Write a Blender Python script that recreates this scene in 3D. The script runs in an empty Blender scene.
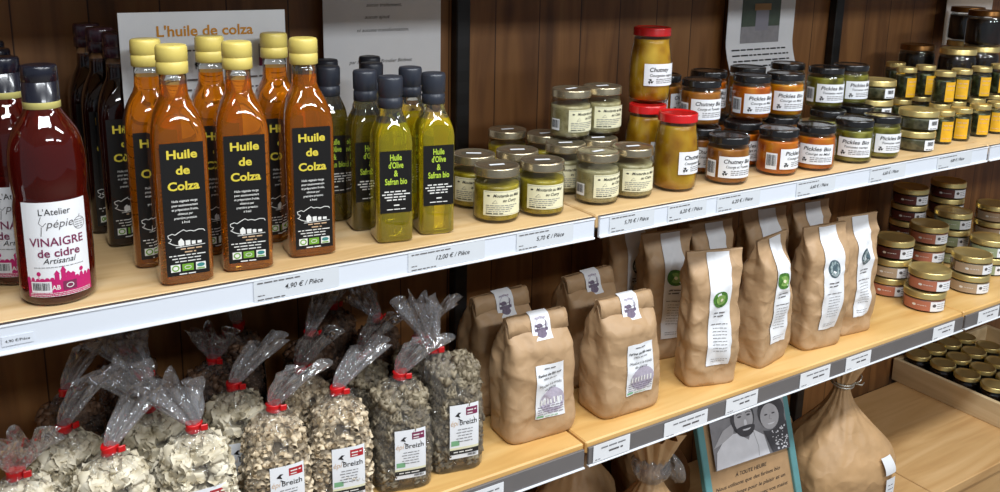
import bpy, math, random
from mathutils import Vector, Matrix, noise
from math import sin, cos, pi, radians

# ------------------------------------------------------------------ scene, camera, light
S = bpy.context.scene
COL = S.collection
S.view_settings.view_transform = 'Standard'
S.view_settings.look = 'None'
S.view_settings.gamma = 1.0
S.view_settings.use_curve_mapping = False
S.view_settings.exposure = 0.0

CAM_POS = (0.0, -0.96, 1.574)
cam_data = bpy.data.cameras.new('camera')
cam = bpy.data.objects.new('camera', cam_data)
COL.objects.link(cam)
cam_data.sensor_fit = 'HORIZONTAL'
cam_data.sensor_width = 36.0
cam_data.lens = 36.0 * 898.34 / 1000.0
cam_data.shift_y = -(246.0 - 150.0) / 1000.0
cam_data.clip_start = 0.02
yaw, pitch, roll = radians(32.620), radians(12.874), radians(-1.150)
fwd = Vector((sin(yaw) * cos(pitch), cos(yaw) * cos(pitch), -sin(pitch)))
rgt0 = Vector((cos(yaw), -sin(yaw), 0.0))
dwn0 = fwd.cross(rgt0)
rgt = rgt0 * cos(roll) + dwn0 * sin(roll)
dwn = -rgt0 * sin(roll) + dwn0 * cos(roll)
cam.matrix_world = Matrix(((rgt.x, -dwn.x, -fwd.x, CAM_POS[0]),
                           (rgt.y, -dwn.y, -fwd.y, CAM_POS[1]),
                           (rgt.z, -dwn.z, -fwd.z, CAM_POS[2]), (0, 0, 0, 1)))
S.camera = cam

world = bpy.data.worlds.new('shop_air')
S.world = world
world.use_nodes = True
bg = world.node_tree.nodes['Background']
bg.inputs[0].default_value = (0.80, 0.88, 1.0, 1)
bg.inputs[1].default_value = 0.24


def area_light(name, loc, aim, sx, sy, power, color=(0.93, 0.97, 1.0)):
    d = bpy.data.lights.new(name, 'AREA')
    d.shape = 'RECTANGLE'
    d.size, d.size_y = sx, sy
    d.energy = power
    d.color = color
    o = bpy.data.objects.new(name, d)
    o.location = loc
    o.rotation_euler = (Vector(aim) - Vector(loc)).to_track_quat('-Z', 'Y').to_euler()
    COL.objects.link(o)
    return o


# ceiling luminaires of the shop aisle (fluorescent panels at 2.7 m)
area_light('ceiling_lamp', (0.1, -0.95, 2.72), (0.1, -0.75, 0), 1.25, 0.22, 36)
area_light('ceiling_lamp', (1.75, -0.95, 2.72), (1.75, -0.75, 0), 1.25, 0.22, 36)
area_light('ceiling_lamp', (0.6, -2.6, 2.72), (0.6, -1.2, 0), 1.25, 0.22, 30)
area_light('ceiling_lamp', (2.4, -2.6, 2.72), (2.4, -1.2, 0), 1.25, 0.22, 28)

S.cycles.max_bounces = 14
S.cycles.transparent_max_bounces = 40
S.cycles.transmission_bounces = 12
S.cycles.caustics_refractive = False
S.cycles.caustics_reflective = False
S.cycles.sample_clamp_indirect = 4.0
S.cycles.use_denoising = True

# ------------------------------------------------------------------ constants of the shelving
ZT, ZU, ZL, ZB = 1.635, 1.200, 0.841, 0.410        # tops of the four shelf levels
XA, XB, XC, XD = -0.222, 0.778, 1.777, 2.777   # bay joints
YB = 0.40                               # face of the plank wall

# ------------------------------------------------------------------ materials
MATS = {}


def new_mat(name):
    m = bpy.data.materials.new(name)
    m.use_nodes = True
    nt = m.node_tree
    return m, nt, nt.nodes['Principled BSDF']


def rgb(r, g, b):
    f = lambda c: (c / 255.0) / 12.92 if c / 255.0 <= 0.04045 else (((c / 255.0) + 0.055) / 1.055) ** 2.4
    return (f(r), f(g), f(b), 1.0)


def plain(name, col, rough=0.5, metal=0.0, coat=0.0, spec=0.5, noise_amt=0.0, scale=60.0, bump=0.0, bscale=200.0):
    m, nt, p = new_mat(name)
    p.inputs['Base Color'].default_value = col
    p.inputs['Roughness'].default_value = rough
    p.inputs['Metallic'].default_value = metal
    p.inputs['Coat Weight'].default_value = coat
    p.inputs['Coat Roughness'].default_value = 0.06
    p.inputs['Specular IOR Level'].default_value = spec
    if noise_amt or bump:
        tc = nt.nodes.new('ShaderNodeTexCoord')
    if noise_amt:
        n = nt.nodes.new('ShaderNodeTexNoise')
        n.inputs['Scale'].default_value = scale
        n.inputs['Detail'].default_value = 4
        nt.links.new(tc.outputs['Object'], n.inputs['Vector'])
        r = nt.nodes.new('ShaderNodeValToRGB')
        lo = [c * (1 - noise_amt) for c in col[:3]] + [1]
        hi = [min(1, c * (1 + noise_amt)) for c in col[:3]] + [1]
        r.color_ramp.elements[0].position = 0.3
        r.color_ramp.elements[1].position = 0.7
        r.color_ramp.elements[0].color = lo
        r.color_ramp.elements[1].color = hi
        nt.links.new(n.outputs['Fac'], r.inputs[0])
        nt.links.new(r.outputs[0], p.inputs['Base Color'])
    if bump:
        n2 = nt.nodes.new('ShaderNodeTexNoise')
        n2.inputs['Scale'].default_value = bscale
        n2.inputs['Detail'].default_value = 5
        nt.links.new(tc.outputs['Object'], n2.inputs['Vector'])
        b = nt.nodes.new('ShaderNodeBump')
        b.inputs['Strength'].default_value = bump
        b.inputs['Distance'].default_value = 0.004
        nt.links.new(n2.outputs['Fac'], b.inputs['Height'])
        nt.links.new(b.outputs[0], p.inputs['Normal'])
    MATS[name] = m
    return m


def crumple(name, scale, strength):
    """sharp paper creases on top of a plain material"""
    nt = MATS[name].node_tree
    p = nt.nodes['Principled BSDF']
    tc = nt.nodes.new('ShaderNodeTexCoord')
    oi = nt.nodes.new('ShaderNodeObjectInfo')
    ad = nt.nodes.new('ShaderNodeVectorMath')
    ad.operation = 'ADD'
    nt.links.new(tc.outputs['Object'], ad.inputs[0])
    nt.links.new(oi.outputs['Random'], ad.inputs[1])
    h = None
    for k, sc in enumerate((scale, scale * 1.7)):
        n = nt.nodes.new('ShaderNodeTexNoise')
        n.inputs['Scale'].default_value = sc
        n.inputs['Detail'].default_value = 1.5
        nt.links.new(ad.outputs[0], n.inputs['Vector'])
        m1 = nt.nodes.new('ShaderNodeMath')
        m1.operation = 'SUBTRACT'
        m1.inputs[1].default_value = 0.5
        nt.links.new(n.outputs['Fac'], m1.inputs[0])
        m2 = nt.nodes.new('ShaderNodeMath')
        m2.operation = 'ABSOLUTE'
        nt.links.new(m1.outputs[0], m2.inputs[0])
        if h is None:
            h = m2.outputs[0]
        else:
            m3 = nt.nodes.new('ShaderNodeMath')
            m3.operation = 'SUBTRACT'
            nt.links.new(h, m3.inputs[0])
            nt.links.new(m2.outputs[0], m3.inputs[1])
            h = m3.outputs[0]
    b = nt.nodes.new('ShaderNodeBump')
    b.inputs['Strength'].default_value = strength
    b.inputs['Distance'].default_value = 0.012
    nt.links.new(h, b.inputs['Height'])
    nt.links.new(b.outputs[0], p.inputs['Normal'])


def filling(name, cols, scale, rough=0.3, coat=0.0, stretch=(1, 1, 1), speck=None):
    """Food seen through a jar: chunky colour cells, offset per object."""
    m, nt, p = new_mat(name)
    tc = nt.nodes.new('ShaderNodeTexCoord')
    oi = nt.nodes.new('ShaderNodeObjectInfo')
    add = nt.nodes.new('ShaderNodeVectorMath')
    add.operation = 'ADD'
    sc = nt.nodes.new('ShaderNodeVectorMath')
    sc.operation = 'MULTIPLY'
    sc.inputs[1].default_value = stretch
    nt.links.new(tc.outputs['Object'], sc.inputs[0])
    nt.links.new(sc.outputs[0], add.inputs[0])
    nt.links.new(oi.outputs['Random'], add.inputs[1])
    v = nt.nodes.new('ShaderNodeTexVoronoi')
    v.feature = 'SMOOTH_F1'
    v.inputs['Scale'].default_value = scale
    nt.links.new(add.outputs[0], v.inputs['Vector'])
    n = nt.nodes.new('ShaderNodeTexNoise')
    n.inputs['Scale'].default_value = scale * 0.6
    n.inputs['Detail'].default_value = 5
    nt.links.new(add.outputs[0], n.inputs['Vector'])
    mx = nt.nodes.new('ShaderNodeMix')
    mx.inputs[0].default_value = 0.45
    nt.links.new(n.outputs['Fac'], mx.inputs[2])
    nt.links.new(v.outputs['Distance'], mx.inputs[3])
    r = nt.nodes.new('ShaderNodeValToRGB')
    el = r.color_ramp.elements
    el[0].position, el[1].position = 0.30, 0.66
    el[0].color, el[1].color = cols[0], cols[-1]
    for i, c in enumerate(cols[1:-1]):
        e = el.new(0.30 + 0.36 * (i + 1) / (len(cols) - 1))
        e.color = c
    nt.links.new(mx.outputs[0], r.inputs[0])
    out = r.outputs[0]
    if speck:
        n3 = nt.nodes.new('ShaderNodeTexVoronoi')
        n3.inputs['Scale'].default_value = 420
        nt.links.new(add.outputs[0], n3.inputs['Vector'])
        r3 = nt.nodes.new('ShaderNodeValToRGB')
        r3.color_ramp.elements[0].position, r3.color_ramp.elements[1].position = 0.14, 0.24
        r3.color_ramp.elements[0].color = (1, 1, 1, 1)
        r3.color_ramp.elements[1].color = (0, 0, 0, 1)
        nt.links.new(n3.outputs['Distance'], r3.inputs[0])
        m3 = nt.nodes.new('ShaderNodeMix')
        m3.data_type = 'RGBA'
        nt.links.new(r3.outputs[0], m3.inputs[0])
        nt.links.new(out, m3.inputs[6])
        m3.inputs[7].default_value = speck
        out = m3.outputs[2]
    nt.links.new(out, p.inputs['Base Color'])
    p.inputs['Roughness'].default_value = rough
    p.inputs['Coat Weight'].default_value = coat
    MATS[name] = m
    return m


def thin_glass(name, tint=(0.97, 0.985, 0.97, 1), base=0.05, gain=0.7, rough=0.03, haze=0.0, hazecol=(0.8, 0.8, 0.8, 1), bump=0.0, bscale=30.0):
    m, nt, p = new_mat(name)
    nt.nodes.remove(p)
    out = nt.nodes['Material Output']
    tr = nt.nodes.new('ShaderNodeBsdfTransparent')
    tr.inputs[0].default_value = tint
    gl = nt.nodes.new('ShaderNodeBsdfGlossy')
    gl.inputs['Roughness'].default_value = rough
    lw = nt.nodes.new('ShaderNodeLayerWeight')
    lw.inputs['Blend'].default_value = 0.35
    ma = nt.nodes.new('ShaderNodeMath')
    ma.operation = 'MULTIPLY_ADD'
    ma.inputs[1].default_value = gain
    ma.inputs[2].default_value = base
    ma.use_clamp = True
    mix = nt.nodes.new('ShaderNodeMixShader')
    nt.links.new(lw.outputs['Fresnel'], ma.inputs[0])
    nt.links.new(ma.outputs[0], mix.inputs[0])
    src = tr.outputs[0]
    if haze:
        df = nt.nodes.new('ShaderNodeBsdfDiffuse')
        df.inputs[0].default_value = hazecol
        hz = nt.nodes.new('ShaderNodeMixShader')
        hz.inputs[0].default_value = haze
        nt.links.new(tr.outputs[0], hz.inputs[1])
        nt.links.new(df.outputs[0], hz.inputs[2])
        src = hz.outputs[0]
    nt.links.new(src, mix.inputs[1])
    nt.links.new(gl.outputs[0], mix.inputs[2])
    if bump:
        tc = nt.nodes.new('ShaderNodeTexCoord')
        mp = nt.nodes.new('ShaderNodeVectorMath')
        mp.operation = 'MULTIPLY'
        mp.inputs[1].default_value = (1.0, 1.0, 0.45)
        nt.links.new(tc.outputs['Object'], mp.inputs[0])
        n = nt.nodes.new('ShaderNodeTexNoise')
        n.inputs['Scale'].default_value = bscale
        n.inputs['Detail'].default_value = 3
        n.inputs['Distortion'].default_value = 1.2
        nt.links.new(mp.outputs[0], n.inputs['Vector'])
        b = nt.nodes.new('ShaderNodeBump')
        b.inputs['Strength'].default_value = bump
        b.inputs['Distance'].default_value = 0.05
        nt.links.new(n.outputs['Fac'], b.inputs['Height'])
        nt.links.new(b.outputs[0], gl.inputs['Normal'])
    nt.links.new(mix.outputs[0], out.inputs[0])
    MATS[name] = m
    return m


def liquid(name, col, trans=0.85, rough=0.02, ior=1.42):
    m, nt, p = new_mat(name)
    p.inputs['Base Color'].default_value = col
    p.inputs['Roughness'].default_value = rough
    p.inputs['Transmission Weight'].default_value = trans
    p.inputs['IOR'].default_value = ior
    p.inputs['Coat Weight'].default_value = 0.6
    p.inputs['Coat Roughness'].default_value = 0.02
    MATS[name] = m
    return m


def wood(name, dark, mid, light, axis, grain=26.0, rough=0.5, plank=0.0, knots=False, bump=0.1, paxis='X'):
    """Boards with grain along one axis; plank > 0 adds board seams at that spacing."""
    m, nt, p = new_mat(name)
    tc = nt.nodes.new('ShaderNodeTexCoord')
    sep = nt.nodes.new('ShaderNodeSeparateXYZ')
    nt.links.new(tc.outputs['Object'], sep.inputs[0])
    vec = tc.outputs['Object']
    if plank:
        fl = nt.nodes.new('ShaderNodeMath')
        fl.operation = 'DIVIDE'
        fl.inputs[1].default_value = plank
        nt.links.new(sep.outputs[paxis], fl.inputs[0])
        fo = nt.nodes.new('ShaderNodeMath')
        fo.operation = 'FLOOR'
        nt.links.new(fl.outputs[0], fo.inputs[0])
        wn = nt.nodes.new('ShaderNodeTexWhiteNoise')
        wn.noise_dimensions = '1D'
        nt.links.new(fo.outputs[0], wn.inputs['W'])
        av = nt.nodes.new('ShaderNodeVectorMath')
        av.operation = 'ADD'
        nt.links.new(vec, av.inputs[0])
        nt.links.new(wn.outputs['Color'], av.inputs[1])
        vec = av.outputs[0]
    mp = nt.nodes.new('ShaderNodeMapping')
    sx = {'X': (0.10, 1, 1), 'Y': (1, 0.10, 1), 'Z': (1, 1, 0.10)}[axis]
    mp.inputs['Scale'].default_value = sx
    nt.links.new(vec, mp.inputs['Vector'])
    n = nt.nodes.new('ShaderNodeTexNoise')
    n.inputs['Scale'].default_value = grain
    n.inputs['Detail'].default_value = 8
    n.inputs['Distortion'].default_value = 0.9
    nt.links.new(mp.outputs[0], n.inputs['Vector'])
    r = nt.nodes.new('ShaderNodeValToRGB')
    el = r.color_ramp.elements
    el[0].position, el[1].position = 0.30, 0.70
    el[0].color, el[1].color = dark, light
    e = el.new(0.5)
    e.color = mid
    nt.links.new(n.outputs['Fac'], r.inputs[0])
    out = r.outputs[0]
    if knots:
        v = nt.nodes.new('ShaderNodeTexVoronoi')
        v.inputs['Scale'].default_value = 7.0
        mk = nt.nodes.new('ShaderNodeMapping')
        mk.inputs['Scale'].default_value = (1, 1, 0.55) if axis == 'Z' else (0.55, 1, 1)
        nt.links.new(vec, mk.inputs['Vector'])
        nt.links.new(mk.outputs[0], v.inputs['Vector'])
        rk = nt.nodes.new('ShaderNodeValToRGB')
        rk.color_ramp.elements[0].position, rk.color_ramp.elements[1].position = 0.05, 0.16
        rk.color_ramp.elements[0].color = (0.36, 0.28, 0.22, 1)
        rk.color_ramp.elements[1].color = (1, 1, 1, 1)
        nt.links.new(v.outputs['Distance'], rk.inputs[0])
        mm = nt.nodes.new('ShaderNodeMix')
        mm.data_type = 'RGBA'
        mm.blend_type = 'MULTIPLY'
        mm.inputs[0].default_value = 0.8
        nt.links.new(out, mm.inputs[6])
        nt.links.new(rk.outputs[0], mm.inputs[7])
        out = mm.outputs[2]
    if plank:
        fr = nt.nodes.new('ShaderNodeMath')
        fr.operation = 'FRACT'
        nt.links.new(fl.outputs[0], fr.inputs[0])
        rs = nt.nodes.new('ShaderNodeValToRGB')
        e = rs.color_ramp.elements
        e[0].position, e[1].position = 0.012, 0.03
        e[0].color = (0.12, 0.08, 0.06, 1)
        e[1].color = (1, 1, 1, 1)
        nt.links.new(fr.outputs[0], rs.inputs[0])
        m2 = nt.nodes.new('ShaderNodeMix')
        m2.data_type = 'RGBA'
        m2.blend_type = 'MULTIPLY'
        m2.inputs[0].default_value = 1.0
        nt.links.new(out, m2.inputs[6])
        nt.links.new(rs.outputs[0], m2.inputs[7])
        out = m2.outputs[2]
    nt.links.new(out, p.inputs['Base Color'])
    p.inputs['Roughness'].default_value = rough
    b = nt.nodes.new('ShaderNodeBump')
    b.inputs['Strength'].default_value = bump
    b.inputs['Distance'].default_value = 0.003
    nt.links.new(n.outputs['Fac'], b.inputs['Height'])
    nt.links.new(b.outputs[0], p.inputs['Normal'])
    MATS[name] = m
    return m


wood('shelf_pine', rgb(196, 160, 108), rgb(214, 180, 130), rgb(226, 196, 150), 'X', 30, 0.42)
wood('lower_pine', rgb(206, 158, 90), rgb(220, 176, 108), rgb(228, 188, 124), 'X', 30, 0.42)
wood('base_pine', rgb(180, 138, 88), rgb(198, 158, 106), rgb(210, 172, 122), 'X', 24, 0.5, knots=True)
wood('wall_pine', rgb(94, 60, 32), rgb(128, 86, 47), rgb(148, 104, 60), 'Z', 22, 0.5, plank=0.095, knots=True)
wood('tray_wood', rgb(190, 164, 124), rgb(208, 184, 144), rgb(220, 198, 160), 'Y', 30, 0.6)
plain('rail_white', rgb(214, 220, 230), 0.35)
plain('rail_lip', rgb(236, 240, 246), 0.3)
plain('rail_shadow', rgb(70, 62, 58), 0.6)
plain('rail_grey', rgb(104, 101, 102), 0.22, coat=0.5, noise_amt=0.06, scale=14)
plain('black_metal', rgb(16, 16, 17), 0.45)
m_, nt_, p_ = new_mat('slotted_black')       # double row of slots punched in the uprights
tc_ = nt_.nodes.new('ShaderNodeTexCoord')
sp_ = nt_.nodes.new('ShaderNodeSeparateXYZ')
nt_.links.new(tc_.outputs['Object'], sp_.inputs[0])
w_ = nt_.nodes.new('ShaderNodeMath')
w_.operation = 'MODULO'
w_.inputs[1].default_value = 0.04
nt_.links.new(sp_.outputs['Z'], w_.inputs[0])
c_ = nt_.nodes.new('ShaderNodeMath')
c_.operation = 'LESS_THAN'
c_.inputs[1].default_value = 0.02
nt_.links.new(w_.outputs[0], c_.inputs[0])
x_ = nt_.nodes.new('ShaderNodeMix')
x_.data_type = 'RGBA'
x_.inputs[6].default_value = rgb(15, 15, 16)
x_.inputs[7].default_value = rgb(24, 24, 26)
nt_.links.new(c_.outputs[0], x_.inputs[0])
nt_.links.new(x_.outputs[2], p_.inputs['Base Color'])
p_.inputs['Roughness'].default_value = 0.45
MATS['slotted_black'] = m_
plain('floor_tile', rgb(150, 140, 128), 0.5, noise_amt=0.06, scale=8)
plain('ceiling_paint', rgb(220, 220, 216), 0.8, noise_amt=0.02, scale=4)
plain('paper_white', rgb(228, 230, 234), 0.7, noise_amt=0.02, scale=30)
plain('paper_slip', rgb(206, 211, 217), 0.6)
plain('paper_cream', rgb(226, 222, 188), 0.6)
plain('paper_yellow', rgb(222, 168, 30), 0.5, noise_amt=0.10, scale=60)
plain('paper_black', rgb(17, 16, 16), 0.38)
plain('ink', rgb(28, 26, 28), 0.7)
plain('ink_grey', rgb(120, 120, 124), 0.7)
plain('ink_soft', rgb(86, 82, 84), 0.7)
plain('ink_violet', rgb(112, 100, 120), 0.7, noise_amt=0.2, scale=300)
plain('ink_violet_pale', rgb(176, 168, 184), 0.7, noise_amt=0.12, scale=300)
plain('ink_white', rgb(226, 226, 222), 0.7)
plain('ink_gold', rgb(208, 190, 60), 0.6)
plain('ink_lime', rgb(176, 204, 60), 0.6)
plain('ink_orange', rgb(206, 140, 30), 0.6)
plain('ink_tan', rgb(205, 172, 138), 0.6)
plain('ink_magenta', rgb(188, 26, 104), 0.5)
plain('ink_plum', rgb(120, 40, 78), 0.5)
plain('ink_red', rgb(172, 30, 40), 0.5)
plain('ink_green', rgb(110, 160, 50), 0.5)
plain('ink_green_pale', rgb(120, 172, 130), 0.5)
plain('ink_teal', rgb(60, 130, 128), 0.5)
plain('kiwi_green', rgb(70, 118, 44), 0.5, noise_amt=0.4, scale=220)
plain('kiwi_light', rgb(128, 164, 84), 0.5, noise_amt=0.3, scale=300)
plain('seed_blue', rgb(74, 92, 100), 0.5, noise_amt=0.4, scale=260)
plain('seed_light', rgb(142, 158, 160), 0.5, noise_amt=0.3, scale=300)
plain('photo_dark', rgb(76, 74, 78), 0.35, noise_amt=0.2, scale=40)
plain('photo_mid', rgb(142, 140, 144), 0.35, noise_amt=0.12, scale=60)
plain('photo_skin', rgb(188, 186, 190), 0.35, noise_amt=0.08, scale=60)
plain('photo_light', rgb(230, 230, 236), 0.35, noise_amt=0.06, scale=50)
plain('photo_green', rgb(70, 82, 70), 0.4, noise_amt=0.2, scale=40)
plain('photo_jar', rgb(134, 132, 142), 0.4)
plain('teal_paint', rgb(92, 142, 144), 0.5, noise_amt=0.06, scale=40)
plain('kraft_card', rgb(168, 134, 96), 0.8, noise_amt=0.08, scale=50)
plain('kraft', rgb(178, 146, 110), 0.55, noise_amt=0.08, scale=22, bump=0.25, bscale=70)
plain('kraft_sack', rgb(182, 146, 104), 0.55, noise_amt=0.10, scale=14, bump=0.5, bscale=34)
crumple('kraft', 17, 0.6)
crumple('kraft_sack', 12, 0.75)
plain('gold_lid', rgb(226, 204, 136), 0.32, metal=0.8, noise_amt=0.06, scale=20)
plain('bronze_lid', rgb(178, 166, 140), 0.26, metal=0.85, noise_amt=0.05, scale=20)
plain('brown_lid', rgb(120, 82, 40), 0.3, metal=0.8, noise_amt=0.08, scale=20)
plain('red_lid', rgb(190, 22, 24), 0.25, coat=0.4)
plain('black_lid', rgb(20, 19, 20), 0.22, coat=0.6)
plain('yellow_cap', rgb(214, 194, 104), 0.38, noise_amt=0.03, scale=40)
plain('slate_cap', rgb(44, 48, 58), 0.35)
plain('navy_cap', rgb(24, 26, 38), 0.25, coat=0.4)
plain('cap_band', rgb(206, 196, 118), 0.4)
plain('plum_cap', rgb(58, 34, 46), 0.25, coat=0.4)
plain('red_tape', rgb(196, 14, 20), 0.35)
plain('wire', rgb(210, 208, 200), 0.3, metal=0.8)
filling('mustard_yellow', [rgb(150, 128, 20), rgb(196, 174, 46), rgb(208, 190, 66)], 90, speck=rgb(70, 50, 20))
filling('mustard_pale', [rgb(166, 152, 104), rgb(194, 182, 134), rgb(206, 196, 152)], 90, speck=rgb(88, 72, 48))
filling('chutney_ochre', [rgb(168, 108, 8), rgb(210, 156, 26), rgb(226, 182, 56)], 46)
filling('chutney_brown', [rgb(112, 58, 10), rgb(178, 108, 30), rgb(204, 140, 58)], 60)
filling('pickle_orange', [rgb(176, 70, 4), rgb(226, 120, 14), rgb(238, 156, 44)], 52)
filling('pickle_amber', [rgb(196, 104, 4), rgb(236, 160, 22), rgb(240, 186, 50)], 46)
filling('pickle_green', [rgb(84, 78, 14), rgb(140, 134, 42), rgb(170, 164, 78)], 60)
filling('herb_grey', [rgb(62, 62, 44), rgb(104, 104, 80), rgb(138, 136, 108)], 130)
filling('dark_green', [rgb(18, 22, 12), rgb(50, 56, 30), rgb(110, 122, 84)], 110)
filling('pate_pink', [rgb(150, 92, 76), rgb(186, 128, 106), rgb(204, 152, 130)], 90)
filling('pate_beige', [rgb(128, 108, 82), rgb(160, 138, 108), rgb(180, 160, 132)], 90)
filling('dark_jam', [rgb(10, 7, 6), rgb(26, 14, 10), rgb(44, 22, 14)], 50)
filling('apricot', [rgb(150, 74, 8), rgb(196, 116, 24), rgb(206, 140, 44)], 50)
filling('pasta_cream', [rgb(186, 174, 146), rgb(220, 210, 186), rgb(234, 226, 206)], 70, rough=0.55)
filling('pasta_sand', [rgb(168, 148, 118), rgb(212, 194, 164), rgb(226, 210, 184)], 70, rough=0.55)
filling('pasta_grey', [rgb(104, 92, 74), rgb(140, 128, 106), rgb(160, 148, 124)], 70, rough=0.55)
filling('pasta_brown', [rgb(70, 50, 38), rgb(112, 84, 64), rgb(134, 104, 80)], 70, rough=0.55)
filling('pasta_core', [rgb(110, 98, 78), rgb(140, 126, 104), rgb(156, 142, 118)], 90, rough=0.7)
thin_glass('jar_glass', base=0.035, gain=0.55)
thin_glass('film', tint=(0.97, 0.97, 0.97, 1), base=0.07, gain=0.42, rough=0.06, haze=0.03, hazecol=(0.85, 0.85, 0.88, 1), bump=1.0, bscale=36)
thin_glass('film_tail', tint=(0.93, 0.93, 0.94, 1), base=0.14, gain=0.6, rough=0.09, haze=0.14, hazecol=(0.85, 0.85, 0.88, 1), bump=1.0, bscale=34)
liquid('oil_amber', rgb(255, 142, 14), 0.84)
liquid('oil_shaded', rgb(60, 22, 16), 0.8)  # liquid darkened: the shade on this rear row is put into its colour
liquid('oil_olive', rgb(246, 226, 34), 0.82)
liquid('oil_olive_dark', rgb(150, 130, 34), 0.8)  # darker copy of the olive oil, rear-row shade painted into the colour
liquid('vinegar_red', rgb(128, 30, 22), 0.8)
liquid('clear_glass', rgb(236, 240, 234), 0.97, ior=1.3)


# ------------------------------------------------------------------ mesh building
class MB:
    def __init__(self):
        self.v, self.f, self.m, self.sm, self.mats = [], [], [], [], []

    def mi(self, mat):
        if mat not in self.mats:
            self.mats.append(mat)
        return self.mats.index(mat)

    def add(self, verts, faces, mat, smooth=True):
        o = len(self.v)
        k = self.mi(mat)
        self.v.extend([tuple(p) for p in verts])
        for f in faces:
            self.f.append([i + o for i in f])
            self.m.append(k)
            self.sm.append(smooth)
        return self

    def rings(self, rings, mat, cap0=True, cap1=True, closed=True, smooth=True):
        """Skin a list of equally long rings of points; mat may be a function of the ring index."""
        n = len(rings[0])
        o = len(self.v)
        for r in rings:
            self.v.extend([tuple(p) for p in r])
        for i in range(len(rings) - 1):
            k = self.mi(mat(i) if callable(mat) else mat)
            for j in range(n if closed else n - 1):
                a, b = o + i * n + j, o + i * n + (j + 1) % n
                self.f.append([a, b, b + n, a + n])
                self.m.append(k)
                self.sm.append(smooth)
        if cap0:
            self.f.append([o + j for j in range(n)][::-1])
            self.m.append(self.mi(mat(0) if callable(mat) else mat))
            self.sm.append(False)
        if cap1:
            e = o + (len(rings) - 1) * n
            self.f.append([e + j for j in range(n)])
            self.m.append(self.mi(mat(len(rings) - 2) if callable(mat) else mat))
            self.sm.append(False)
        return self

    def lathe(self, prof, mat, n=40, cap0=True, cap1=True, cx=0, cy=0):
        rs = [[(cx + r * cos(2 * pi * j / n), cy + r * sin(2 * pi * j / n), z) for j in range(n)] for r, z in prof]
        return self.rings(rs, mat, cap0, cap1)

    def box(self, x0, y0, z0, x1, y1, z1, mat, bev=0.0):
        if bev <= 0:
            vs = [(x, y, z) for z in (z0, z1) for y in (y0, y1) for x in (x0, x1)]
            return self.add(vs, [(0, 2, 3, 1), (4, 5, 7, 6), (0, 1, 5, 4), (2, 6, 7, 3), (0, 4, 6, 2), (1, 3, 7, 5)], mat, False)
        b = bev
        rs = []
        for z, i in ((z0, b), (z0 + b, 0), (z1 - b, 0), (z1, b)):
            xa, xb, ya, yb = x0 + i, x1 - i, y0 + i, y1 - i
            c = b * (1 if i == 0 else 0.6)
            rs.append([(xa + c, ya, z), (xb - c, ya, z), (xb, ya + c, z), (xb, yb - c, z), (xb - c, yb, z), (xa + c, yb, z), (xa, yb - c, z), (xa, ya + c, z)])
        return self.rings(rs, mat, smooth=False)

    def tube(self, pts, r, mat, n=8, closed=False):
        rs = []
        pts = [Vector(p) for p in pts]
        for i, p in enumerate(pts):
            a = pts[i - 1] if (i > 0 or closed) else p
            b = pts[(i + 1) % len(pts)] if (i < len(pts) - 1 or closed) else p
            t = (b - a).normalized()
            u = t.cross(Vector((0.13, 0.31, 0.94)))
            if u.length < 1e-4:
                u = t.cross(Vector((1, 0, 0)))
            u.normalize()
            w = t.cross(u)
            rad = r(i) if callable(r) else r
            rs.append([p + u * rad * cos(2 * pi * j / n) + w * rad * sin(2 * pi * j / n) for j in range(n)])
        if closed:
            rs.append(rs[0])
        return self.rings(rs, mat, not closed, not closed)

    def build(self, name, parent=None, loc=None):
        me = bpy.data.meshes.new(name)
        me.from_pydata(self.v, [], self.f)
        for mname in self.mats:
            me.materials.append(MATS[mname])
        me.polygons.foreach_set('material_index', self.m)
        me.polygons.foreach_set('use_smooth', self.sm)
        me.update()
        o = bpy.data.objects.new(name, me)
        COL.objects.link(o)
        if parent:
            o.parent = parent
        if loc:
            o.location = loc
        return o


def tag(o, label, cat, group=None, kind=None):
    if label:
        o['label'] = label
    if cat:
        o['category'] = cat
    if group:
        o['group'] = group
    if kind:
        o['kind'] = kind
    return o


def thing(name, loc=(0, 0, 0), rz=0.0):
    o = bpy.data.objects.new(name, None)
    o.empty_display_size = 0.02
    COL.objects.link(o)
    o.location = loc
    o.rotation_euler = (0, 0, rz)
    return o


def dup(root, loc, rz, label, group):
    r = root.copy()
    COL.objects.link(r)
    r.location = loc
    r.rotation_euler = (0, 0, rz)
    r['label'] = label
    r['group'] = group
    for ch in list(root.children):
        c = ch.copy()
        COL.objects.link(c)
        c.parent = r
        for g in list(ch.children):
            d = g.copy()
            COL.objects.link(d)
            d.parent = c
    return r


PROTO = {}


def place(key, maker, cat, loc, rz, label, group):
    """First call builds the thing, later calls copy it with its parts."""
    if key not in PROTO:
        t = maker()
        PROTO[key] = t
        t.location = loc
        t.rotation_euler = (0, 0, rz)
        return tag(t, label, cat, group)
    return dup(PROTO[key], loc, rz, label, group)


# ------------------------------------------------------------------ flat art for labels
_TXT = {}


def text_mesh(s, bold=0.0, shear=0.0):
    k = (s, bold, shear)
    if k in _TXT:
        return _TXT[k]
    cu = bpy.data.curves.new('t', 'FONT')
    cu.body = s
    cu.size = 1.0
    cu.offset = bold
    cu.shear = shear
    cu.resolution_u = 3
    cu.align_x = 'CENTER'
    ob = bpy.data.objects.new('t', cu)
    COL.objects.link(ob)
    dg = bpy.context.evaluated_depsgraph_get()
    ev = ob.evaluated_get(dg)
    me = ev.to_mesh()
    vs = [(v.co.x, v.co.y) for v in me.vertices]
    fs = [list(p.vertices) for p in me.polygons]
    ev.to_mesh_clear()
    bpy.data.objects.remove(ob)
    bpy.data.curves.remove(cu)
    _TXT[k] = (vs, fs)
    return _TXT[k]


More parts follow.
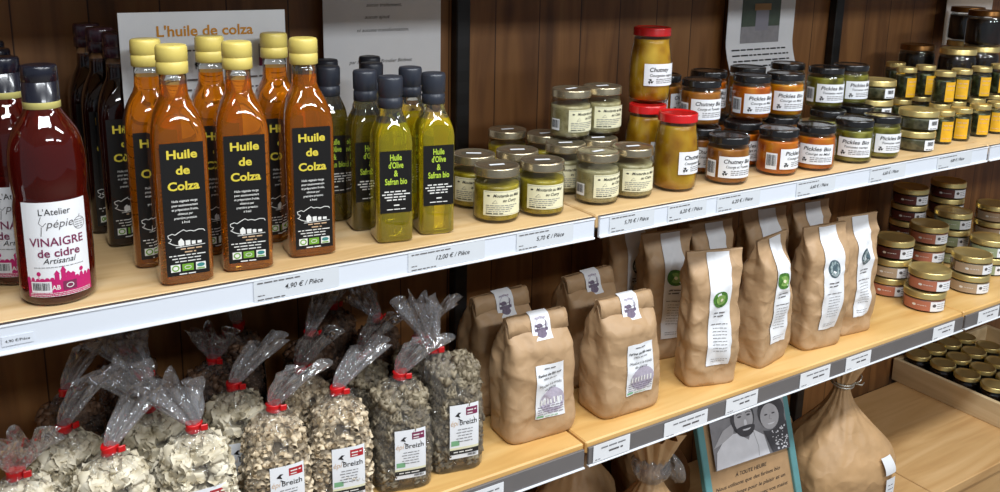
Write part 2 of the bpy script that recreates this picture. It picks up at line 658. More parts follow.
class Art:
    """Printed artwork in a flat (u, v) frame, in metres; mapped on to a surface by build()."""

    def __init__(self, seed=0):
        self.items = []
        self.cell = 0.004
        self.rnd = random.Random(seed)

    def rect(self, u0, v0, u1, v1, mat, layer=0, nu=None, nv=None):
        nu = nu or max(1, int(abs(u1 - u0) / self.cell))
        nv = nv or max(1, int(abs(v1 - v0) / (self.cell * 1.5)))
        vs = [(u0 + (u1 - u0) * i / nu, v0 + (v1 - v0) * j / nv) for j in range(nv + 1) for i in range(nu + 1)]
        fs = [(j * (nu + 1) + i, j * (nu + 1) + i + 1, (j + 1) * (nu + 1) + i + 1, (j + 1) * (nu + 1) + i) for j in range(nv) for i in range(nu)]
        self.items.append((vs, fs, mat, layer))
        return self

    def poly(self, pts, mat, layer=1):
        self.items.append((pts, [list(range(len(pts)))], mat, layer))
        return self

    def disc(self, u, v, ru, rv, mat, layer=1, n=20, a0=0.0, a1=2 * pi):
        pts = [(u, v)] + [(u + ru * cos(a0 + (a1 - a0) * i / n), v + rv * sin(a0 + (a1 - a0) * i / n)) for i in range(n + 1)]
        self.items.append((pts, [(0, i + 1, i + 2) for i in range(n)], mat, layer))
        return self

    def ring(self, u, v, ru, rv, w, mat, layer=1, n=24, a0=0.0, a1=2 * pi):
        pts = []
        for i in range(n + 1):
            a = a0 + (a1 - a0) * i / n
            pts += [(u + ru * cos(a), v + rv * sin(a)), (u + (ru - w) * cos(a), v + (rv - w) * sin(a))]
        self.items.append((pts, [(2 * i, 2 * i + 2, 2 * i + 3, 2 * i + 1) for i in range(n)], mat, layer))
        return self

    def line(self, pts, w, mat, layer=1):
        vs, fs = [], []
        for i, (x, y) in enumerate(pts):
            a = pts[max(0, i - 1)]
            b = pts[min(len(pts) - 1, i + 1)]
            dx, dy = b[0] - a[0], b[1] - a[1]
            l = math.hypot(dx, dy) or 1
            vs += [(x - dy / l * w / 2, y + dx / l * w / 2), (x + dy / l * w / 2, y - dx / l * w / 2)]
        for i in range(len(pts) - 1):
            fs.append((2 * i, 2 * i + 1, 2 * i + 3, 2 * i + 2))
        self.items.append((vs, fs, mat, layer))
        return self

    def text(self, s, u, v, h, mat, bold=0.0, shear=0.0, ws=1.0, width=None, align='C', layer=2, rot=0.0):
        vs, fs = text_mesh(s, bold, shear)
        xs = [p[0] for p in vs]
        w0 = max(xs) - min(xs)
        k = h / 0.70
        kx = k * ws
        if width:
            kx = width / w0
        mid = (max(xs) + min(xs)) / 2
        off = {'C': -mid, 'L': -min(xs), 'R': -max(xs)}[align]
        c, sn = cos(rot), sin(rot)
        out = []
        for x, y in vs:
            a, b = (x + off) * kx, y * k
            out.append((u + a * c - b * sn, v + a * sn + b * c))
        self.items.append((out, fs, mat, layer))
        return self

    def micro(self, u0, u1, v, h, mat, layer=2, centre=False):
        """A line of print too small to read: word-length dashes."""
        rnd = self.rnd
        u = u0
        while u < u1 - h:
            w = min(h * rnd.uniform(1.6, 5.0), u1 - u)
            self.rect(u, v, u + w, v + h * 0.62, mat, layer, nu=max(1, int(w / 0.004)), nv=1)
            u += w + h * 0.7
        return self

    def barcode(self, u0, v0, u1, v1, layer=1):
        self.rect(u0, v0, u1, v1, 'paper_white', layer, nu=3, nv=1)
        rnd = random.Random(5)
        u = u0 + 0.08 * (u1 - u0)
        while u < u1 - 0.08 * (u1 - u0):
            w = (u1 - u0) * rnd.choice((0.015, 0.03, 0.045))
            self.rect(u, v0 + 0.22 * (v1 - v0), u + w, v1 - 0.1 * (v1 - v0), 'ink', layer + 1, nu=1, nv=1)
            u += w + (u1 - u0) * rnd.choice((0.02, 0.035))
        return self

    def build(self, name, fmap, parent, lift=0.0004, step=0.00022):
        mb = MB()
        for vs, fs, mat, layer in self.items:
            mb.add([fmap(u, v, lift + step * layer) for u, v in vs], fs, mat, layer == 0)
        return mb.build(name, parent)


def on_cyl(r, ang0=-pi / 2):
    def f(u, v, l):
        a = ang0 + u / r
        return ((r + l) * cos(a), (r + l) * sin(a), v)
    return f


def on_front(y):
    return lambda u, v, l: (u, y - l, v)


def on_top(z):
    return lambda u, v, l: (u, v, z + l)


# ================================================================== SETTING
def struct(o):
    o['kind'] = 'structure'
    return o


mb = MB()
mb.box(-1.6, YB, 0.0, 4.2, YB + 0.02, 2.6, 'wall_pine')
struct(mb.build('wall_back'))
mb = MB()
mb.box(-3.5, -4.5, -0.05, 6.0, 0.9, 0.0, 'floor_tile')
struct(mb.build('floor'))
mb = MB()
mb.box(-3.5, -4.5, 2.80, 6.0, 0.9, 2.85, 'ceiling_paint')
struct(mb.build('ceiling'))

# shelves: one unit per bay and level
def shelf_unit(x0, x1, z, low, label):
    g = 0.0022
    t = thing('shelf', (0, 0, 0))
    tag(t, label, 'shelf', 'shelf boards of the wall display')
    b = MB()
    wm = 'lower_pine' if low else 'shelf_pine'
    y0 = 0.0
    b.box(x0 + g, y0, z - 0.020, x1 - g, YB - 0.024, z, wm, 0.0022)
    b.build('board', t)
    b = MB()
    b.box(x0 + g + 0.01, 0.03, z - 0.036, x1 - g - 0.01, 0.055, z - 0.0205, 'black_metal')
    b.box(x0 + g + 0.01, 0.30, z - 0.036, x1 - g - 0.01, 0.325, z - 0.0205, 'black_metal')
    b.build('support_beam', t)
    b = MB()
    if not low:
        b.box(x0 + 0.0045, -0.005, z - 0.0305, x1 - 0.0045, -0.0005, z - 0.0018, 'rail_white', 0.0008)
        b.box(x0 + 0.0045, -0.0075, z - 0.0325, x1 - 0.0045, -0.0005, z - 0.0295, 'rail_lip', 0.0006)
        b.box(x0 + 0.0045, -0.0062, z - 0.0030, x1 - 0.0045, -0.0005, z - 0.0012, 'rail_lip')
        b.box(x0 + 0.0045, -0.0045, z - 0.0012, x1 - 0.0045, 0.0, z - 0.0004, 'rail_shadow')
    else:
        b.box(x0 + 0.004, -0.005, z - 0.0365, x1 - 0.004, -0.0005, z - 0.0075, 'rail_grey', 0.0008)
        b.box(x0 + 0.004, -0.0075, z - 0.0388, x1 - 0.004, -0.0005, z - 0.0364, 'rail_lip', 0.0005)
    b.build('price_rail', t)
    return t


shelf_unit(XA, XB, ZU, False, 'upper pale wood shelf with white rail carrying the bottles and yellow mustards')
shelf_unit(XB, XC, ZU, False, 'upper pale wood shelf with white rail carrying chutney and pickle jars')
shelf_unit(XC, XD, ZU, False, 'short visible end of upper shelf carrying small yellow-labelled jars')
shelf_unit(XA, XB, ZT, False, 'topmost shelf above the bottles, beyond the top border of the picture')
shelf_unit(XB, XC, ZT, False, 'topmost shelf above the mustard and pickle jars, beyond the picture border')
shelf_unit(XC, XD, ZT, False, 'topmost shelf above the small yellow-labelled jars, beyond the picture border')
shelf_unit(XA, XB, ZL, True, 'lower wood shelf with grey rail carrying cellophane bags of pasta')
shelf_unit(XB, XC, ZL, True, 'lower wood shelf with grey rail carrying brown flour and grain bags')
shelf_unit(XC, XD, ZL, True, 'lower wood shelf end with grey rail carrying stacked flat jars')


def base_unit(x0, x1, label):
    t = thing('base_shelf', (0, 0, 0))
    tag(t, label, 'shelf', 'base shelves of the wall display')
    b = MB()
    b.box(x0 + 0.0018, 0.0, ZB - 0.024, x1 - 0.0018, YB - 0.024, ZB, 'base_pine', 0.002)
    b.build('board', t)
    b = MB()
    b.box(x0 + 0.0018, 0.006, ZB - 0.13, x1 - 0.0018, 0.026, ZB - 0.0245, 'base_pine', 0.002)
    b.build('apron', t)
    b = MB()
    b.box(x0 + 0.004, 0.05, 0.0, x1 - 0.004, 0.07, ZB - 0.0245, 'black_metal')
    b.build('plinth', t)


base_unit(XA, XB, 'wide wooden base shelf at the bottom under the pasta shelf')
base_unit(XB, XC, 'wooden base shelf with tied sacks and framed notice')
base_unit(XC, XD, 'empty knotty wooden base shelf in front of the jar tray')

for x, lab in ((XB, 'black slotted metal upright behind the olive oil and first mustard jars'),
               (XC, 'black slotted metal upright behind the green pickle jars')):
    b = MB()
    b.box(x - 0.0135, YB - 0.022, 0.0, x + 0.0135, YB - 0.0005, 2.3, 'slotted_black', 0.002)
    o = b.build('upright_post')
    tag(o, lab, 'post', 'uprights of the wall display')

# ================================================================== BOTTLES
def sq_ring(hw, n, z, k=44):
    """superellipse ring: exponent n (2 circle ... 8 square)"""
    out = []
    for j in range(k):
        t = 2 * pi * (j + 0.5) / k
        c, s = cos(t), sin(t)
        r = (abs(c) ** n + abs(s) ** n) ** (-1.0 / n)
        out.append((hw * r * c, hw * r * s, z))
    return out


def square_bottle(profile, fill_z, liq):
    b = MB()
    rs = [sq_ring(hw, n, z) for z, hw, n in profile]
    zs = [p[0] for p in profile]
    b.rings(rs, lambda i: liq if zs[i + 1] <= fill_z + 1e-6 else 'clear_glass')
    return b


def cap_mesh(r, z0, z1, mat, ribs=True):
    b = MB()
    h = z1 - z0
    prof = [(r * 0.93, z0), (r, z0 + 0.0008), (r, z0 + h * 0.40), (r * 0.965, z0 + h * 0.42), (r * 0.965, z0 + h * 0.45), (r * 1.01, z0 + h * 0.47), (r * 1.0, z1 - 0.003), (r * 0.93, z1 - 0.0006), (r * 0.80, z1)]
    b.lathe(prof, mat, 36)
    return b


COLZA_PROF = [(0.0, 0.0235, 5), (0.0015, 0.0265, 6), (0.004, 0.0288, 7), (0.10, 0.0288, 7), (0.160, 0.0288, 7), (0.170, 0.0282, 5.5), (0.180, 0.0264, 4.2),
              (0.190, 0.0232, 3.2), (0.198, 0.0196, 2.5), (0.204, 0.0166, 2.1), (0.209, 0.0150, 2), (0.221, 0.0143, 2), (0.2215, 0.0143, 2), (0.234, 0.0141, 2)]


def colza_label(parent):
    a = Art(3)
    w = 0.0225
    a.rect(-w, 0.012, w, 0.161, 'paper_black', 0)
    a.text('Huile', 0, 0.1440, 0.0092, 'ink_gold', 0.03, width=0.0315)
    a.text('de', 0, 0.1265, 0.0092, 'ink_gold', 0.03, width=0.0145)
    a.text('Colza', 0, 0.1090, 0.0092, 'ink_gold', 0.03, width=0.0330)
    lines = ('Huile végétale vierge', 'pour assaisonnement', 'et préparation froide,', 'obtenue par', 'première pression', 'à froid')
    for i, s in enumerate(lines):
        a.text(s, 0, 0.0955 - i * 0.0048, 0.0026, 'ink_white', 0.01, ws=0.86)
    # outline of a coast with a small farm scene
    coast = [(-0.019, 0.056), (-0.0195, 0.059), (-0.015, 0.0605), (-0.012, 0.059), (-0.008, 0.0615), (-0.003, 0.0640), (0.0, 0.062), (0.004, 0.0625), (0.008, 0.0612), (0.013, 0.0628), (0.018, 0.0622), (0.0195, 0.060)]
    a.line(coast, 0.0008, 'ink_white')
    a.line([(-0.019, 0.056), (-0.016, 0.0545), (-0.0175, 0.052), (-0.0195, 0.0515), (-0.015, 0.0485), (-0.011, 0.047), (-0.006, 0.0455)], 0.0008, 'ink_white')
    a.poly([(-0.009, 0.046), (-0.009, 0.0515), (-0.006, 0.0545), (-0.003, 0.0510), (-0.003, 0.046)], 'ink_white')
    a.rect(-0.0015, 0.046, 0.0035, 0.0515, 'ink_white', 1)
    a.rect(0.005, 0.0465, 0.009, 0.0505, 'ink_white', 1)
    a.rect(0.011, 0.0470, 0.0155, 0.0500, 'ink_white', 1)
    a.line([(-0.012, 0.0445), (0.019, 0.0455)], 0.0007, 'ink_white')
    a.micro(-0.007, 0.016, 0.0415, 0.0022, 'ink_tan')
    a.micro(-0.003, 0.009, 0.0378, 0.0022, 'ink_tan')
    for i in range(3):
        a.micro(-0.0195 + 0.003 * i, 0.0195 - 0.003 * i, 0.0345 - 0.0035 * i, 0.0018, 'ink_white')
    a.rect(-0.0185, 0.0165, -0.0085, 0.0250, 'ink_white', 1)
    a.ring(-0.0135, 0.0208, 0.004, 0.0036, 0.0014, 'ink_green', 2)
    a.rect(-0.0065, 0.0168, 0.0055, 0.0248, 'ink_green', 1)
    a.ring(-0.0005, 0.0208, 0.0036, 0.0022, 0.0006, 'ink_white', 2)
    a.rect(0.0080, 0.0165, 0.0185, 0.0250, 'ink_white', 1)
    a.disc(0.0132, 0.0218, 0.0042, 0.0022, 'ink_teal', 2)
    a.rect(0.0092, 0.0172, 0.0172, 0.0186, 'ink_green', 2)
    a.micro(-0.010, 0.010, 0.0130, 0.0020, 'ink_white')
    a.build('label', on_front(-0.0292), parent)


def make_colza():
    t = thing('oil_bottle')
    square_bottle(COLZA_PROF, 0.221, 'oil_amber').build('bottle', t)
    cap_mesh(0.0166, 0.232, 0.263, 'yellow_cap').build('cap', t)
    colza_label(t)
    return t


def make_shaded_oil():
    t = thing('oil_bottle')
    square_bottle(COLZA_PROF, 0.221, 'oil_shaded').build('bottle', t)
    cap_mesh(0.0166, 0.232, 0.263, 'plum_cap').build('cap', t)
    colza_label(t)
    return t


G = 'amber rapeseed oil bottles with yellow caps'
for x, y, rz, lab in (
        (0.2195, 0.042, -4, 'amber oil bottle with yellow cap, front row, nearest the big vinegar bottle'),
        (0.2920, 0.049, -9, 'amber oil bottle with yellow cap, middle one of the front row'),
        (0.3735, 0.059, -7, 'amber oil bottle with yellow cap, front row, nearest the olive oils'),
        (0.2070, 0.112, -5, 'amber oil bottle tucked behind the yellow-capped one nearest the vinegar'),
        (0.2800, 0.118, -5, 'amber oil bottle tucked behind the middle yellow-capped bottle'),
        (0.3610, 0.128, -5, 'amber oil bottle tucked behind the yellow-capped one nearest the olive oils')):
    place('colza', make_colza, 'bottle', (x, y, ZU), radians(rz), lab, G)
G = 'shade-darkened oil bottles beside the notice sheet'
for x, y, lab in ((0.1930, 0.206, 'shade-darkened square oil bottle at the shelf edge of its row beside the notice sheet'),
                  (0.1840, 0.270, 'second shade-darkened square oil bottle in the row beside the notice sheet'),
                  (0.1780, 0.335, 'rearmost shade-darkened square oil bottle against the plank wall')):
    place('shaded_oil', make_shaded_oil, 'bottle', (x, y, ZU), radians(-3), lab, G)

OLIVE_PROF = [(0.0, 0.0195, 5), (0.0015, 0.022, 6), (0.004, 0.0238, 7), (0.08, 0.0238, 7), (0.130, 0.0238, 7), (0.139, 0.0232, 5.5), (0.147, 0.0214, 4.2),
              (0.155, 0.0186, 3.2), (0.162, 0.0160, 2.5), (0.168, 0.0146, 2.1), (0.1685, 0.0145, 2.1), (0.182, 0.0140, 2)]


def make_olive(liq):
    def mk():
        t = thing('oil_bottle')
        square_bottle(OLIVE_PROF, 0.160, liq).build('bottle', t)
        b = MB()
        b.lathe([(0.0140, 0.172), (0.0152, 0.173), (0.0152, 0.184), (0.0143, 0.185), (0.0143, 0.1865), (0.0155, 0.188), (0.0158, 0.2085), (0.0146, 0.2115), (0.0120, 0.212)], 'slate_cap', 36)
        b.build('cap', t)
        a = Art(4)
        w = 0.0205
        a.rect(-w, 0.041, w, 0.121, 'paper_black', 0)
        a.text('Huile', 0, 0.1090, 0.0078, 'ink_lime', 0.02, width=0.0150)
        a.text("d'Olive", 0, 0.0990, 0.0078, 'ink_lime', 0.02, width=0.0190)
        a.text('&', 0, 0.0885, 0.0078, 'ink_lime', 0.02, width=0.0055)
        a.text('Safran bio', 0, 0.0780, 0.0078, 'ink_lime', 0.02, width=0.0285)
        for i in range(4):
            a.micro(-0.018 + 0.003 * abs(i - 1), 0.018 - 0.003 * abs(i - 1), 0.0680 - 0.0036 * i, 0.0024, 'ink_white')
        a.micro(-0.003, 0.004, 0.0500, 0.0026, 'ink_white')
        a.micro(-0.012, 0.012, 0.0450, 0.0018, 'ink_white')
        a.build('label', on_front(-0.0241), t)
        return t
    return mk


G = 'square olive oil bottles with dark caps'
for x, y, rz, k, lab in (
        (0.4830, 0.052, -11, 'oil_olive', 'golden olive oil bottle with dark cap, front row, beside the amber bottles'),
        (0.5460, 0.056, -11, 'oil_olive', 'golden olive oil bottle with dark cap, front row, beside the yellow mustards'),
        (0.4760, 0.114, -9, 'oil_olive_dark', 'olive oil bottle half hidden behind the first golden one'),
        (0.5440, 0.118, -9, 'oil_olive', 'olive oil bottle hidden up to its neck behind the golden one by the mustards')):
    place('olive' + k, make_olive(k), 'bottle', (x, y, ZU), radians(rz), lab, G)
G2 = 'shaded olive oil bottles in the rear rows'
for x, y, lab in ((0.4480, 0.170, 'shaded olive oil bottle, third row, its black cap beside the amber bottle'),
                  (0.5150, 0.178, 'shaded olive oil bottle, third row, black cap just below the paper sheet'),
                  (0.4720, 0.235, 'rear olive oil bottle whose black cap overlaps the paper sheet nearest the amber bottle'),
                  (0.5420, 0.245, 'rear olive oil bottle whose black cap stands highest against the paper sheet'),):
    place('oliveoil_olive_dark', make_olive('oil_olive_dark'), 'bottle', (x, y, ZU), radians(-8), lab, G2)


def make_vinegar():
    t = thing('vinegar_bottle')
    b = MB()
    prof = [(0.028, 0.0), (0.0335, 0.0015), (0.0368, 0.006), (0.0372, 0.012), (0.0372, 0.085), (0.0366, 0.104), (0.0354, 0.112), (0.0354, 0.116), (0.0364, 0.124), (0.0370, 0.134), (0.0369, 0.148),
            (0.0360, 0.160), (0.0340, 0.171), (0.0304, 0.181), (0.0256, 0.189), (0.0210, 0.196), (0.0175, 0.202), (0.0160, 0.209)]
    b.lathe(prof, lambda i: 'vinegar_red' if i < 17 else 'clear_glass', 48)
    b.build('bottle', t)
    b = MB()
    b.lathe([(0.0165, 0.203), (0.0178, 0.2038), (0.0178, 0.2105)], 'cap_band', 36, True, False)
    b.lathe([(0.0178, 0.2105), (0.0176, 0.2108), (0.0176, 0.230), (0.0171, 0.2303), (0.0171, 0.2312), (0.0176, 0.2315), (0.0172, 0.2445), (0.0162, 0.2467), (0.0140, 0.2472)], 'navy_cap', 36, False, True)
    b.build('cap', t)
    a = Art(6)
    w = 0.0325
    a.rect(-w, 0.004 + 0.008, w, 0.106, 'paper_white', 0)
    a.text("L'Atelier", 0.000, 0.0935, 0.0062, 'ink', 0.0, ws=0.98)
    a.text('pépie', 0.004, 0.0810, 0.0078, 'ink_soft', -0.005, shear=0.25, ws=1.05)
    a.line([(-0.013, 0.092), (-0.0155, 0.086), (-0.012, 0.0825), (-0.0085, 0.086)], 0.0006, 'ink_soft')
    a.line([(-0.013, 0.082), (-0.014, 0.073)], 0.0007, 'ink_soft')
    a.ring(0.0235, 0.0815, 0.0065, 0.0062, 0.0005, 'ink_soft')
    a.line([(0.0235, 0.0877), (0.0245, 0.0900)], 0.0006, 'ink_soft')
    for i in range(4):
        a.micro(0.0185, 0.0285, 0.0845 - i * 0.0022, 0.0011, 'ink_grey')
    a.text('VINAIGRE', 0, 0.0630, 0.0082, 'ink_plum', 0.012, width=0.0520)
    a.text('de cidre', 0.001, 0.0522, 0.0078, 'ink_plum', 0.016, width=0.0400)
    a.text('Artisanal', 0.001, 0.0455, 0.0056, 'ink', 0.0, shear=0.3, ws=1.05)
    a.micro(-0.024, 0.024, 0.0415, 0.0009, 'ink_grey')
    a.rect(-w, 0.012, w, 0.0285, 'ink_magenta', 1)
    pts = []
    rnd = random.Random(8)
    for i in range(14):          # a little village skyline along the pink band
        u = -0.031 + i * 0.0047
        a.disc(u, 0.0285, rnd.uniform(0.0018, 0.0030), rnd.uniform(0.002, 0.0042), 'ink_magenta', 1, 10)
    for u, h in ((-0.003, 0.010), (0.003, 0.014), (0.0075, 0.008), (0.012, 0.0065)):
        a.rect(u - 0.0022, 0.0285, u + 0.0022, 0.0285 + h * 0.6, 'ink_magenta', 1)
        a.poly([(u - 0.003, 0.0285 + h * 0.6), (u + 0.003, 0.0285 + h * 0.6), (u, 0.0285 + h)], 'ink_magenta', 1)
    for u in (-0.020, 0.021):
        a.line([(u, 0.0285), (u, 0.034)], 0.0006, 'ink_magenta')
        a.disc(u, 0.0355, 0.0022, 0.0022, 'ink_magenta', 1, 10)
    a.barcode(-0.0285, 0.0165, -0.0085, 0.0275, 2)
    a.text('AB', -0.0045, 0.0190, 0.0045, 'ink_white', 0.02)
    a.rect(0.0020, 0.0175, 0.0150, 0.0265, 'ink_plum', 2)
    a.ring(0.0085, 0.0220, 0.0036, 0.0026, 0.0007, 'ink_white', 3)
    for i in range(3):
        a.micro(-0.030, 0.030, 0.0142 - i * 0.0 - 0.0016 * i + 0.0012, 0.0009, 'ink_white', 3)
    fc = on_cyl(0.0374)
    a.build('label', lambda u, v, l: fc(u, 0.012 + (v - 0.012) * 1.07, l), t)
    return t


G = 'red cider vinegar bottles'
for x, y, rz, lab in ((0.0915, 0.051, -2, 'large dark red vinegar bottle, its white and pink label fully visible, at shelf edge'),
                      (-0.0090, 0.058, -2, 'vinegar bottle at shelf edge cut off by the picture border'),
                      (0.0640, 0.132, -6, 'vinegar bottle just behind the fully visible one, its label half covered'),
                      (0.0620, 0.214, -6, 'third vinegar bottle in the row, only dark cap and neck showing'),
                      (0.0620, 0.300, -6, 'rearmost vinegar bottle in the row, only its dark cap showing')):
    place('vinegar', make_vinegar, 'bottle', (x, y, ZU), radians(rz), lab, G)

# ================================================================== JARS
def jar_parts(t, prof, fill_z, mat, lid_r, lid_z0, lid_z1, lid_mat, inset=0.0018, n=40):
    """glass shell, filling inside it and a twist lid"""
    b = MB()
    b.lathe(prof, 'jar_glass', n, True, False)
    b.build('glass', t)
    b = MB()
    ip = [(max(0.001, r - inset), z + (0.003 if z < 0.004 else 0)) for r, z in prof if z <= fill_z]
    last = [p for p in prof if p[1] <= fill_z][-1]
    ip.append((last[0] - inset, fill_z))
    b.lathe(ip, mat, n)
    b.build('filling', t)
    b = MB()
    h = lid_z1 - lid_z0
    b.lathe([(lid_r * 0.90, lid_z0), (lid_r * 0.99, lid_z0 + 0.0004), (lid_r, lid_z0 + 0.0014), (lid_r * 0.985, lid_z0 + 0.0028), (lid_r * 0.985, lid_z1 - 0.0022), (lid_r * 0.965, lid_z1 - 0.0006),
             (lid_r * 0.92, lid_z1), (lid_r * 0.86, lid_z1 - 0.0002), (lid_r * 0.83, lid_z1 - 0.0012), (lid_r * 0.5, lid_z1 - 0.0012)], lid_mat, n)
    b.build('lid', t)


MUSTARD_PROF = [(0.026, 0.0), (0.0305, 0.0012), (0.0325, 0.005), (0.0327, 0.012), (0.0327, 0.048), (0.0322, 0.053), (0.0306, 0.0575), (0.0296, 0.061), (0.0296, 0.068)]


def make_mustard(mat, line2, side):
    def mk():
        t = thing('mustard_jar')
        jar_parts(t, MUSTARD_PROF, 0.0525, mat, 0.0322, 0.0645, 0.0775, 'bronze_lid')
        a = Art(11)
        a.rect(-0.030, 0.0125, 0.030, 0.0475, 'paper_cream', 0)
        a.rect(-0.0285, 0.0140, 0.0285, 0.01425, 'ink_grey', 1, nv=1)
        a.rect(-0.0285, 0.0457, 0.0285, 0.0460, 'ink_grey', 1, nv=1)
        a.text('Moutarde au Miel', 0.004, 0.0390, 0.0042, 'ink', 0.012, shear=0.3, width=0.0400)
        a.text(line2, 0.008, 0.0320, 0.0042, 'ink', 0.012, shear=0.3, ws=0.95)
        a.disc(-0.0225, 0.0405, 0.0022, 0.0012, 'ink', 1, 8)
        a.line([(-0.017, 0.0300), (-0.013, 0.0345), (-0.010, 0.0305), (-0.017, 0.0300)], 0.0005, 'ink_soft')
        for i in range(4):
            a.micro(-0.026, 0.020 - 0.004 * i, 0.0265 - i * 0.0028, 0.0015, 'ink_grey')
        a.micro(-0.026, -0.002, 0.0150, 0.0020, 'ink')
        a.build('label', on_cyl(0.0328), t)
        a = Art(12)
        a.rect(-0.011, -0.0035, 0.011, 0.0035, 'paper_white', 0)
        a.build('lid_sticker', on_top(0.0766), t)
        if side:
            a = Art(13)
            a.barcode(-0.0085, 0.014, 0.0085, 0.032, 0)
            a.build('barcode_label', on_cyl(0.0328, -pi / 2 - 1.62), t)
        return t
    return mk


GY = 'yellow mustard jars'
GP = 'pale mustard jars'
for x, y, rz, lab in (
        (0.6490, 0.061, -12, 'yellow mustard jar at shelf edge nearest the olive oil bottles'),
        (0.7225, 0.056, -20, 'yellow mustard jar at shelf edge right beside the pale mustard jars'),
        (0.6560, 0.136, -31, 'yellow mustard jar behind the first one, touching the olive oil bottle'),
        (0.7265, 0.127, -20, 'yellow mustard jar behind the second one of the shelf edge'),
        (0.7960, 0.262, -10, 'small-looking yellow mustard jar farthest back near the upright'),
        (0.8350, 0.206, -10, 'yellow mustard jar at the back, under the stacked pale jars')):
    place('mustard_y', make_mustard('mustard_yellow', 'au Curry', False), 'jar', (x, y, ZU), radians(rz), lab, GY)
for x, y, dz, rz, lab in (
        (0.8290, 0.063, 0, 6, 'pale mustard jar with barcode sticker at shelf edge beside the shelf joint'),
        (0.8985, 0.065, 0, -12, 'pale mustard jar at shelf edge beside the red-lidded chutney'),
        (0.8200, 0.133, 0, -16, 'pale mustard jar of the lower tier behind the shelf joint, partly covered'),
        (0.8900, 0.140, 0, -16, 'pale mustard jar of the lower tier hidden behind the two front pale jars'),
        (0.9300, 0.205, 0, -16, 'pale mustard jar at the back supporting the stacked pair'),
        (0.8525, 0.166, 1, 11, 'pale mustard jar on the upper tier, nearer the olive oil bottles'),
        (0.9165, 0.168, 1, -5, 'pale mustard jar on the upper tier, nearer the tall chutney jars')):
    place('mustard_p', make_mustard('mustard_pale', 'au Cidre', True), 'jar', (x, y, ZU + dz * 0.0778), radians(rz), lab, GP)


def veg_logo(a, u, v, s, layer=2):
    """three-legged spiral mark"""
    for k in range(3):
        th = pi / 2 + k * 2 * pi / 3
        cx, cy = u + s * 0.55 * cos(th), v + s * 0.55 * sin(th)
        a.disc(cx, cy, s * 0.42, s * 0.42, 'ink', layer, 12)
        a.line([(cx, cy), (u + s * 1.15 * cos(th + 0.7), v + s * 1.15 * sin(th + 0.7))], s * 0.22, 'ink', layer)


def make_tall_chutney():
    t = thing('chutney_jar')
    prof = [(0.026, 0.0), (0.0310, 0.0015), (0.0335, 0.006), (0.0348, 0.020), (0.0352, 0.042), (0.0346, 0.066), (0.0328, 0.084), (0.0304, 0.097), (0.0292, 0.105), (0.0290, 0.112)]
    jar_parts(t, prof, 0.1045, 'chutney_ochre', 0.0315, 0.1095, 0.1235, 'red_lid')
    a = Art(21)
    a.rect(-0.032, 0.030, 0.032, 0.066, 'paper_white', 0)
    a.text('Chutney', -0.006, 0.0535, 0.0068, 'ink', 0.014, shear=0.2, width=0.034)
    a.text('Courgettes oignons', 0.001, 0.0455, 0.0042, 'ink', 0.006, shear=0.2, width=0.047)
    veg_logo(a, -0.0210, 0.0375, 0.0042)
    for i in range(3):
        a.micro(-0.012, 0.027, 0.0408 - i * 0.0030, 0.0017, 'ink_soft')
    a.build('label', lambda u, v, l: ((0.0352 + l) * cos(-pi / 2 + u / 0.0352), (0.0352 + l) * sin(-pi / 2 + u / 0.0352), v), t)
    return t


G = 'tall ochre chutney jars with red lids'
for x, y, dz, rz, lab in ((0.9860, 0.062, 0, 17, 'tall ochre chutney jar with red lid standing at the shelf edge'),
                          (0.9930, 0.142, 0, 24, 'tall ochre chutney jar behind, with another red-lidded jar on top'),
                          (1.0120, 0.162, 1, -5, 'tall ochre chutney jar with red lid, stacked highest on another')):
    place('tall_chutney', make_tall_chutney, 'jar', (x, y, ZU + dz * 0.1236), radians(rz), lab, G)

PICKLE_PROF = [(0.028, 0.0), (0.0325, 0.0013), (0.0346, 0.0055), (0.0350, 0.012), (0.0350, 0.050), (0.0344, 0.056), (0.0326, 0.0610), (0.0312, 0.0645), (0.0312, 0.070)]


def make_pickle(mat, title, line2):
    def mk():
        t = thing('pickle_jar' if title == 'Pickles Bio' else 'chutney_jar')
        jar_parts(t, PICKLE_PROF, 0.0590, mat, 0.0338, 0.0660, 0.0785, 'black_lid')
        a = Art(31)
        a.rect(-0.031, 0.0130, 0.031, 0.0480, 'paper_white', 0)
        a.text(title, 0.001, 0.0372, 0.0066, 'ink', 0.012, shear=0.2, width=0.048)
        a.text(line2, 0.002, 0.0295, 0.0042, 'ink', 0.006, shear=0.2, width=0.042)
        veg_logo(a, -0.0205, 0.0205, 0.0042)
        for i in range(3):
            a.micro(-0.011, 0.027, 0.0243 - i * 0.0032, 0.0018, 'ink_soft')
        a.build('label', on_cyl(0.0351), t)
        a = Art(32)
        a.barcode(-0.0095, 0.0120, 0.0095, 0.0400, 0)
        a.build('barcode_label', on_cyl(0.0351, -pi / 2 - 1.30), t)
        return t
    return mk


